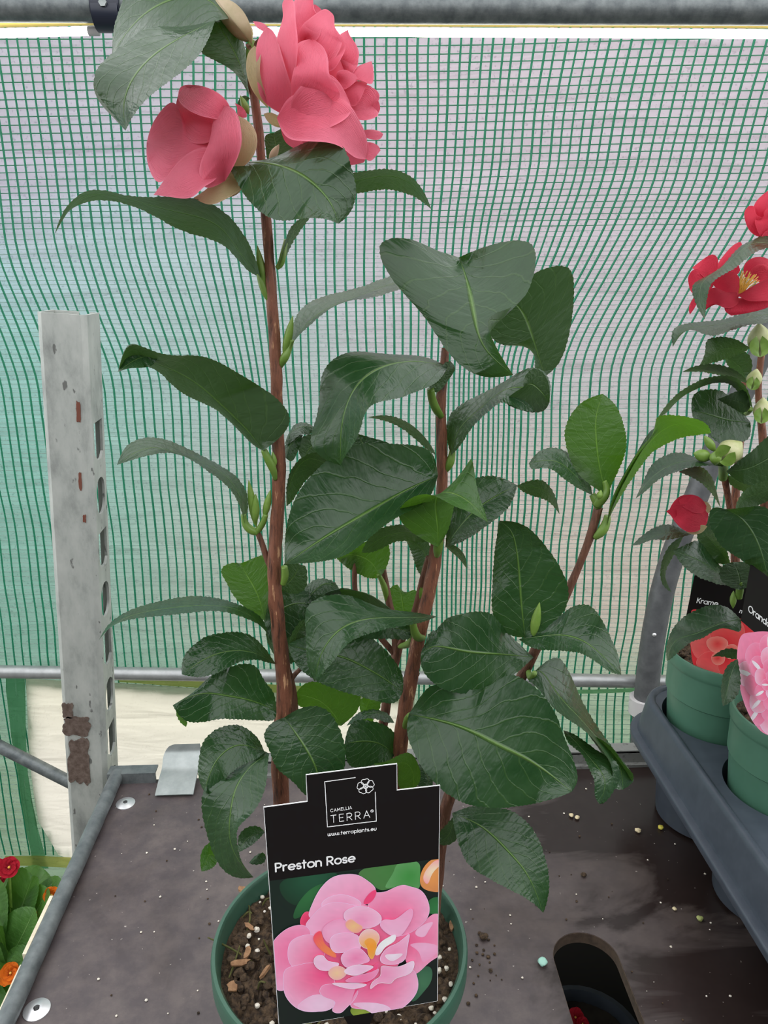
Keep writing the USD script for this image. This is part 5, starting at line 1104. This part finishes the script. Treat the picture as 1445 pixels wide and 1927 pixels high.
GL = [
 ('1366,958 1394,975 1425,1020 1446,1092|1340,957 1334,975 1342,1002 1357,1027 1380,1044 1405,1061 1428,1078|1400,955 1440,955 1466,988 1474,1040 1464,1078', (-2, -3), {}),
 ('1388,1240 1375,1270 1368,1300 1360,1329|1371,1250 1359,1277 1357,1308|1393,1270 1391,1300 1376,1320', (-2, -4), {}),
 ('1470,900 1440,925 1400,940 1380,990|1440,905 1405,920 1385,950|1470,930 1430,950 1405,975', (0, 0), dict(und=True)),
 ('1500,1000 1480,1050 1460,1080 1420,1100|1470,1010 1440,1060|1500,1070 1465,1110', (0, -1), dict(und=True)),
]
for k in range(15):        # the crown that goes on beyond the picture's edge
    h_ = 905+k*21; side = 1 if k % 2 else -1; bx = 1494+(h_-900)*.06; L_ = rng.uniform(62, 92); up = rng.uniform(-40, 5)
    if side < 0: bx, side = bx+4, 1
    tx, ty = bx+side*L_, h_+up; mx, my = (bx+tx)/2, (h_+ty)/2-rng.uniform(8, 20); w_ = L_*.24
    GL.append((f'{bx:.0f},{h_:.0f} {mx:.0f},{my:.0f} {tx:.0f},{ty+10:.0f}|{mx-side*8:.0f},{my-w_:.0f} {mx+side*16:.0f},{my-w_*.8:.0f}|{mx-side*8:.0f},{my+w_:.0f} {mx+side*16:.0f},{my+w_*.8:.0f}', (0, rng.uniform(-5, 4)), {}))
for spec, d, o in GL: add(c2, 'leaf', spec, Y2, 'far_leaf', d=d, **o)
def fbud(t, b, tp, r, Y0, m='cream_bud', sc=True, dd=(0, 0)):
    k = bud(t, 'flower_bud', b, tp, r, Y0, m, dd=dd, fat=.5)
    if sc:
        bx, by = b; tx, ty = tp; ux, uy = (tx-bx), (ty-by); L = math.hypot(ux, uy); ux, uy = ux/L, uy/L; vx, vy = -uy, ux
        for s in (-1, 1):
            e = lambda a, c: f'{bx+ux*L*a+vx*r*c*s:.1f},{by+uy*L*a+vy*r*c*s:.1f}'
            add(k, 'bud_scale', f'{e(0,0)} {e(.3,.45)} {e(.62,.25)}|{e(.1,.1)} {e(.4,.05)}|{e(.12,.75)} {e(.42,.85)}', Y0, 'green_shoot', d=(dd[0]-r*.05, dd[1]-r*.05), serr=0, crease=0, limit=.2)
fbud(c1, (1430, 672), (1428, 608), 21, Y1, dd=(-5, -5)); fbud(c1, (1414, 734), (1424, 694), 14, Y1, dd=(-4, -4)); fbud(c1, (1432, 797), (1436, 748), 16, Y1, dd=(-5, -5))
fbud(c1, (1352, 868), (1396, 832), 24, Y1, 'cream_bud', dd=(-6, -6.5)); fbud(c1, (1340, 862), (1305, 853), 12, Y1, 'green_shoot', False, (-6, -6)); fbud(c1, (1346, 850), (1325, 820), 8, Y1, 'green_shoot', False, (-6, -6))
fbud(c1, (1345, 875), (1348, 848), 11, Y1, 'green_shoot', False, (-6.8, -7))
fbud(c1, (1379, 1145), (1380, 1112), 6, Y1, 'green_shoot', False, (-6, -6))
pxtube([(1384, 760, 5, 0), (1398, 775, 6, -1), (1412, 770, 5, -3)], Y1, 'petiole', c1, 'petiole'); pxtube([(1390, 1125, 6, -6), (1392, 1105, 7, -6.5), (1391, 1095, 5, -7)], Y1, 'petiole', c1, 'petiole')
pxtube([(1360, 900, 8, -3), (1361, 880, 9, -4), (1356, 868, 8, -5.5)], Y1, 'petiole', c1, 'petiole')
RED = [
 ('1333,968 1296,962 1258,962|1326,946 1308,935 1285,932 1268,944|1327,990 1308,1001 1290,999 1270,982', (0, 0), dict(bow=-1.3)),
 ('1331,984 1300,975 1262,962|1312,958 1285,948 1268,950|1313,999 1292,1000 1268,976', (-.7, -.5), dict(bow=-1.2)),
 ('1331,956 1300,942 1276,938|1318,937 1295,931|1318,966 1292,958 1280,948', (-.8, -.9), dict(bow=-1.0)),
 ('1282,975 1268,966 1253,962|1278,962 1264,958|1274,978 1262,970', (-1.2, -1.0), {}),
 ('1331,990 1312,1000 1290,1001|1318,988 1300,998|1322,1001 1305,1006', (-1.2, -.9), dict(m='sepal', nm='sepal', bow=-.3)),
 ('1334,966 1334,952 1324,943|1338,957 1332,946|1330,964 1326,952', (-1.0, -.9), dict(m='sepal', nm='sepal')),
]
rb_ = flower(c1, [(s, (d[0]-5, d[1]-5), dict(o, limit=0.0)) for s, d, o in RED], 'red_petal', 'half-open red bud at the left of the plant', Y1)
c = at_y(1298, 967, Y1-.043); r = 26/F*depth(c)
obj('flower_heart', ellipsoid(c, (r*.95, r*.95, r*1.12), axis=(-.9, .1, .1)), 'red_petal', rb_, smooth=True, uv=np.tile([.5, .3], (642, 1)))
BIG = [
 ('1380,520 1370,490 1393,455|1350,505 1362,480 1385,458|1392,510 1385,480 1396,460', (0, .5), {}),
 ('1400,520 1425,500 1450,490|1400,500 1415,486 1436,484|1415,525 1440,515 1455,500', (0, 0), dict(bow=-.5)),
 ('1345,525 1325,505 1302,504|1351,500 1349,484 1342,479 1324,487|1335,528 1318,516', (-.6, -.6), dict(bow=-.4)),
 ('1345,530 1315,530 1298,545|1340,514 1324,511 1310,506 1297,516 1295,530|1335,548 1312,556 1303,552', (-.8, -.6), dict(bow=-.5)),
 ('1310,555 1302,572 1298,592|1304,562 1296,580|1312,566 1304,584', (-.6, -.6), {}),
 ('1395,535 1370,540 1350,545|1385,515 1355,515 1340,530|1395,555 1372,562 1350,560', (-1, -1.2), dict(bow=-.4)),
 ('1385,550 1360,560 1325,585|1362,548 1346,541 1330,550 1322,570|1390,568 1368,580 1342,572', (-1.6, -1.8), dict(bow=-.6)),
 ('1372,560 1400,585 1376,594|1400,560 1445,555 1452,570 1425,585|1364,574 1364,584', (-1.6, -1.8), dict(bow=-.5)),
 ('1388,556 1430,548 1475,540|1410,542 1440,526 1470,520|1405,565 1440,566 1470,560', (-2.2, -2.2), dict(bow=-.5)),
 ('1410,520 1430,505 1455,515|1415,505 1440,498|1425,530 1450,530', (-.8, -.8), {}),
]
fb = flower(c1, [(s, (d[0]-5, d[1]-5), o) for s, d, o in BIG], 'red_petal', 'open red flower with yellow stamens', Y1)
for k in range(20):
    x0, x1 = 1390+rng.uniform(0, 14), 1396+k*1.7; y1 = 506+rng.uniform(0, 14)+k*.5
    pxtube([(x0, 552, 1.1, -6.8), ((x0+x1)/2-3, (552+y1)/2, 1.0, -7), (x1, y1, 1.0, -6.8)], Y1, 'stamen', fb, 'stamen', 5, n=6)
TOP = [
 ('1450,440 1415,425 1408,388|1432,446 1412,436 1402,415 1401,398|1440,410 1424,404 1418,388', (-.5, -.3), dict(bow=-.5)),
 ('1450,430 1440,395 1448,357|1424,408 1418,390 1432,369|1475,420 1478,390 1462,362', (-.2, 0), dict(bow=-.6)),
 ('1450,452 1445,425 1426,410|1434,448 1423,428 1421,413|1475,440 1475,420 1450,406', (-1.1, -1), dict(bow=-.5)),
 ('1450,458 1465,440 1480,420|1432,450 1442,434 1470,420|1465,458 1485,440', (-1.5, -1.3), dict(bow=-.3)),
 ('1470,420 1460,400 1465,388|1440,412 1438,398|1485,410 1482,395', (-.8, -.6), dict(bow=-.3)),
]
flower(c1, [(s, (d[0]-5.5, d[1]-5.5), o) for s, d, o in TOP], 'red_petal', 'dark red flower at the top, cut by the picture edge', Y1)

# labels in the far pots
k1 = Card(at_y(1309, 1072, Y1-.022), at_y(1418, 1084, Y1-.032), at_y(1299, 1275, Y1-.022))
t1 = thing('plant_label', 'black label with a red flower print, stuck in the farther pot of the tray', 'plant label', 'plant labels', loc=k1.o)
w1 = k1.p(1418, 1084)[0]; h1 = k1.p(1304, 1160)[1]
top1 = sg.box(0, h1, w1, 0); fl = k1.smooth(P2('1302,1148 1303,1170 1298,1195 1299,1215 1302,1240 1310,1262 1330,1278 1370,1290 1405,1285 1425,1250 1428,1200 1420,1180 1412,1170 1380,1162 1340,1154'))
shp = top1.union(fl).buffer(0)
s1 = obj('card', k1.mesh(shp, .0006, -.0006), 'card_black', t1, smooth=False)
obj('spike', k1.mesh(sg.box(w1*.42, k1.p(1340, 1283)[1], w1*.6, k1.p(1340, 1270)[1]), .0006, -.0006), 'card_black', t1, smooth=False)
card_text(k1, 'Krame', (1311, 1134), (1350, 1140), .0008, s1, 'lettering'); card_text(k1, 'm', (1391, 1153), (1399, 1155), .0007, s1, 'lettering')
ra, rb, rc_ = lin('c8202c'), lin('e04046'), lin('ee6a66')
LR = [(fl, ra, rb, (1350, 1220)), ('1300,1215 1305,1190 1330,1180 1350,1195 1340,1230 1315,1240', rb, rc_, (1345, 1225)), ('1335,1185 1370,1160 1400,1180 1390,1215 1355,1215', ra, rc_, (1365, 1215)), ('1310,1245 1335,1225 1365,1235 1360,1270 1330,1270', rb, rc_, (1340, 1230)),
      ('1350,1240 1380,1215 1410,1230 1400,1270 1370,1280', ra, rc_, (1365, 1240)), ('1330,1205 1355,1198 1370,1212 1350,1228 1335,1222', lin('d63a3c'), lin('ee8478'), (1350, 1212)), ('1362,1222 1380,1212 1388,1228 1372,1240', lin('d63a3c'), lin('ee8478'), (1372, 1225)), ('1340,1232 1358,1228 1362,1246 1345,1250', lin('c82a30'), lin('ee8478'), (1350, 1238))]
k1.prints(LR, .00004, s1, 'printed_flower', shp, 'printed photograph of a red flower', rims=1)
k2 = Card(at_y(1412, 1062, Y2-.02), at_y(1532, 1150, Y2-.085), at_y(1398, 1240, Y2-.02))
t2 = thing('plant_label', 'black label with a striped pink rosette print, in the pot cut by the right edge', 'plant label', 'plant labels', loc=k2.o)
w2 = k2.p(1532, 1150)[0]; h2 = k2.p(1408, 1180)[1]
top2 = sg.box(0, h2, w2, 0); fl2_ = k2.smooth(P2('1396,1195 1388,1220 1387,1255 1394,1300 1410,1345 1432,1376 1460,1385 1495,1372 1525,1330 1532,1285 1525,1235 1490,1205 1440,1188 1415,1190'))
shp2 = top2.union(fl2_).buffer(0)
s2 = obj('card', k2.mesh(shp2, .0006, -.0006), 'card_black', t2, smooth=False)
obj('spike', k2.mesh(sg.box(w2*.42, k2.p(1460, 1395)[1], w2*.6, k2.p(1460, 1380)[1]), .0006, -.0006), 'card_black', t2, smooth=False)
card_text(k2, 'Orandako', (1408, 1150), (1462, 1192), .0008, s2, 'lettering')
q1, q2, q3 = lin('e0507c'), lin('ef86a6'), lin('f6aec4')
LP = [(sg.box(0, h2-.03, w2, h2), lin('2a5a4a'), lin('1c3a32'), (1440, 1190)), (fl2_, q1, q2, (1455, 1290))]
ctr = np.array([1457, 1288])
for ring, (rad, nn, sz) in enumerate(((72, 11, 30), (52, 9, 26), (34, 7, 20), (17, 5, 14))):
    for k in range(nn):
        a = 2*np.pi*(k+.5*ring)/nn; c = ctr+np.array([math.cos(a)*rad*.86, math.sin(a)*rad*1.18])*.86
        u = np.array([math.cos(a), math.sin(a)*1.2]); v_ = np.array([-math.sin(a), math.cos(a)*1.2])
        pts = [c+u*sz*.62, c+v_*sz*.62+u*sz*.2, c+v_*sz*.5-u*sz*.5, c-u*sz*.8, c-v_*sz*.5-u*sz*.5, c-v_*sz*.62+u*sz*.2]
        LP.append((' '.join(f'{p_[0]:.1f},{p_[1]:.1f}' for p_ in pts), lin('dc3f70') if k % 2 else q1, q2 if k % 3 else q3, tuple(c-u*sz*.9)))
        if k % 2 == ring % 2: LP.append((' '.join(f'{p_[0]:.1f},{p_[1]:.1f}' for p_ in (c+u*sz*.55, c+v_*sz*.12, c-u*sz*.3, c-v_*sz*.12)), lin('f9d3dc'), lin('f7c4d2'), tuple(c)))
k2.prints(LP, .00004, s2, 'printed_flower', shp2, 'printed photograph of a striped pink rosette flower', rims=2)

# ================================================================== PRIMULAS LOW AT THE LEFT AND UNDER THE SHELF
bench = thing('low_bench', 'low dark bench left of the trolley carrying the primulas', 'bench', loc=(-.9, .9, 0))
BX0, BX1, BY0, BY1, BZ = -1.5, XL-.05, .80, 1.02, .28
for i in range(5):
    y0 = BY0+(BY1-BY0)/5*i
    obj('board', box((BX0, y0+.004, BZ-.03), (BX1, y0+(BY1-BY0)/5-.004, BZ)), 'shelf_ply', bench, smooth=False)
for x in (BX0+.05, BX1-.09):
    for y_ in (BY0+.03, BY1-.07): obj('leg', box((x, y_, 0), (x+.04, y_+.04, BZ-.03)), 'ply_edge', bench, smooth=False)
def primula(px, py, Y0, z, leaves, blooms, label, seed):
    c = at_y(px, py, Y0); r0 = np.random.default_rng(seed)
    t = thing('potted_primula', label, 'potted plant', loc=(c[0], c[1], z))
    obj('pot', lathe([(0, 0.0005), (.036, 0.0005), (.052, .085), (.055, .086), (.055, .095), (.050, .095), (.047, .07), (0, .07)], 32, (c[0], c[1], z)), 'tray_plastic', t)
    obj('soil', soil_disc((c[0], c[1]), .048, z+.082, seed, .003, 8), 'dark_soil', t, smooth=40)
    for s, d in leaves: add(t, 'leaf', s, Y0, 'primula_leaf', d=d, serr=.6, ratio=.38, limit=.5)
    for bx, by, R, m, dd, tilt in blooms:
        f = sub('flower', t, None)
        B = at_y(bx, by, Y0+dd/100); Rm = R/F*depth(B)
        n_ = np.array([tilt, -.75, .65]); n_ /= np.linalg.norm(n_); e1 = np.cross(n_, [0, 0, 1.0]); e1 /= np.linalg.norm(e1); e2 = np.cross(n_, e1)
        for lay in (0, 1):
            for k in range(6):
                a = 2*np.pi*(k+.5*lay)/6+r0.uniform(-.2, .2); Q = Rm*(1-.35*lay); ps = []
                for i in range(9):
                    for j in range(7):
                        v_, u_ = i/8, (j-3)/3
                        rr = Q*(.12+.9*v_); w_ = u_*.62*(.25+.9*math.sin(min(1, v_*1.15)*math.pi*.62))
                        hgt = Rm*(.10*lay+.22*v_*v_-.10*abs(u_)**2+.06*math.sin(v_*7+k+u_*3))
                        rr *= 1-.12*u_*u_*v_
                        ps.append(B+e1*rr*math.cos(a+w_)+e2*rr*math.sin(a+w_)+n_*hgt)
                g = grid_mesh(np.array(ps).reshape(9, 7, 3)); uv = np.array([[(j)/6, i/8] for i in range(9) for j in range(7)])
                obj('petal', g, m, f, smooth=True, uv=uv)
        obj('eye', ellipsoid(B+n_*Rm*.1, (Rm*.13, Rm*.13, Rm*.08), n_, 1), 'stamen', f, smooth=True)
        pxtube([(bx, by+2, 3, dd+.3), ((bx+px)/2, (by+py)/2, 3, dd*.5), (px, py, 3.5, 0)], Y0, 'green_shoot', t, 'flower_stalk', 6, n=6)
    return t
primula(25, 1800, .90, BZ, [
 ('20,1780 40,1710 62,1648|0,1720 10,1670 40,1632|60,1720 72,1680 70,1650', (0, 4)), ('10,1770 -20,1700 -30,1640|-30,1740 -50,1680|15,1720 5,1660', (0, 3)),
 ('30,1790 60,1730 92,1672|30,1730 50,1685 72,1664|70,1750 92,1710 95,1685', (0, 1)), ('20,1800 45,1755 66,1708|5,1760 15,1722 45,1706|50,1780 68,1750 70,1722', (-2, -3)),
 ('30,1815 60,1790 90,1748|30,1780 55,1745 80,1738|60,1815 80,1790 90,1765', (-2, -4)), ('15,1820 40,1800 62,1782|15,1795 35,1778|40,1815 60,1800', (-4, -5)),
 ('10,1810 -15,1790 -35,1740|-15,1820 -40,1780|0,1780 -20,1745', (-3, -4)), ('25,1830 45,1815 62,1795|20,1805 45,1790|45,1830 60,1815', (-5, -6)),
 ('10,1830 25,1860 20,1900|-5,1850 0,1885|30,1850 40,1880', (-5, -6)), ('0,1850 -5,1890 -20,1930|-20,1870 -30,1910|15,1880 5,1920', (-5, -6)), ('15,1840 30,1850 45,1848|20,1828 36,1832|25,1858 40,1862', (-5, -6)),
 ('80,1790 100,1760 112,1720|75,1760 90,1725|100,1780 115,1750', (0, 0)),
 ('10,1770 40,1700 88,1640|0,1690 35,1640 70,1628|55,1730 88,1690 98,1655', (5, 8)), ('30,1790 70,1720 118,1660|45,1710 80,1660 108,1648|75,1750 110,1710 122,1680', (3, 5)),
 ('-10,1760 0,1700 12,1650|-35,1720 -20,1665|20,1720 25,1670', (5, 7)), ('20,1860 50,1850 70,1880|20,1835 50,1828|25,1885 50,1895', (-5, -5)), ('10,1880 25,1910 20,1960|-10,1910 -5,1945|35,1900 40,1940', (-5, -6)),
 ('0,1860 -20,1845 -50,1850|-15,1830 -40,1832|-5,1880 -40,1875', (-5, -6)), ('40,1800 80,1785 110,1800|50,1770 90,1768|50,1822 90,1822', (-1, -2)), ('15,1810 5,1775 -8,1740|35,1795 25,1755|-12,1800 -20,1760', (-1, -1)), ('10,1830 -10,1800 -25,1770|15,1800 0,1772|-15,1820 -30,1790', (-3, -3)), ('20,1790 0,1745 10,1700|0,1780 -22,1740 -10,1705|35,1760 32,1720', (1, 2))],
 [(-6, 1634, 19, 'primula_red', 3, -.2), (17, 1632, 19, 'primula_red', 2, .3), (0, 1650, 14, 'primula_red', 2, 0), (97, 1684, 15, 'primula_orange', 1, .2), (74, 1729, 14, 'primula_orange', 0, .3), (20, 1831, 19, 'primula_orange', -6, .1), (10, 1845, 10, 'primula_orange', -6, -.2)],
 'primula with red and orange blooms low beyond the left rail', 11)
LSZ = .66
primula(1100, 1960, at_z(1100, 1930, LSZ+.11)[1], LSZ, [
 ('1105,1990 1125,1970 1150,1950|1100,1970 1120,1945|1125,1985 1145,1970', (0, 1)), ('1095,1990 1075,1970 1060,1950|1080,1990 1060,1970|1095,1970 1080,1950', (0, 1)), ('1100,1990 1110,1960 1118,1935|1090,1965 1100,1935|1120,1965 1128,1942', (0, 2))],
 [(1082, 1914, 17, 'primula_red', 1, .2), (1096, 1926, 12, 'primula_red', 0, 0)], 'red primula glimpsed down the hand hole of the shelf', 12)
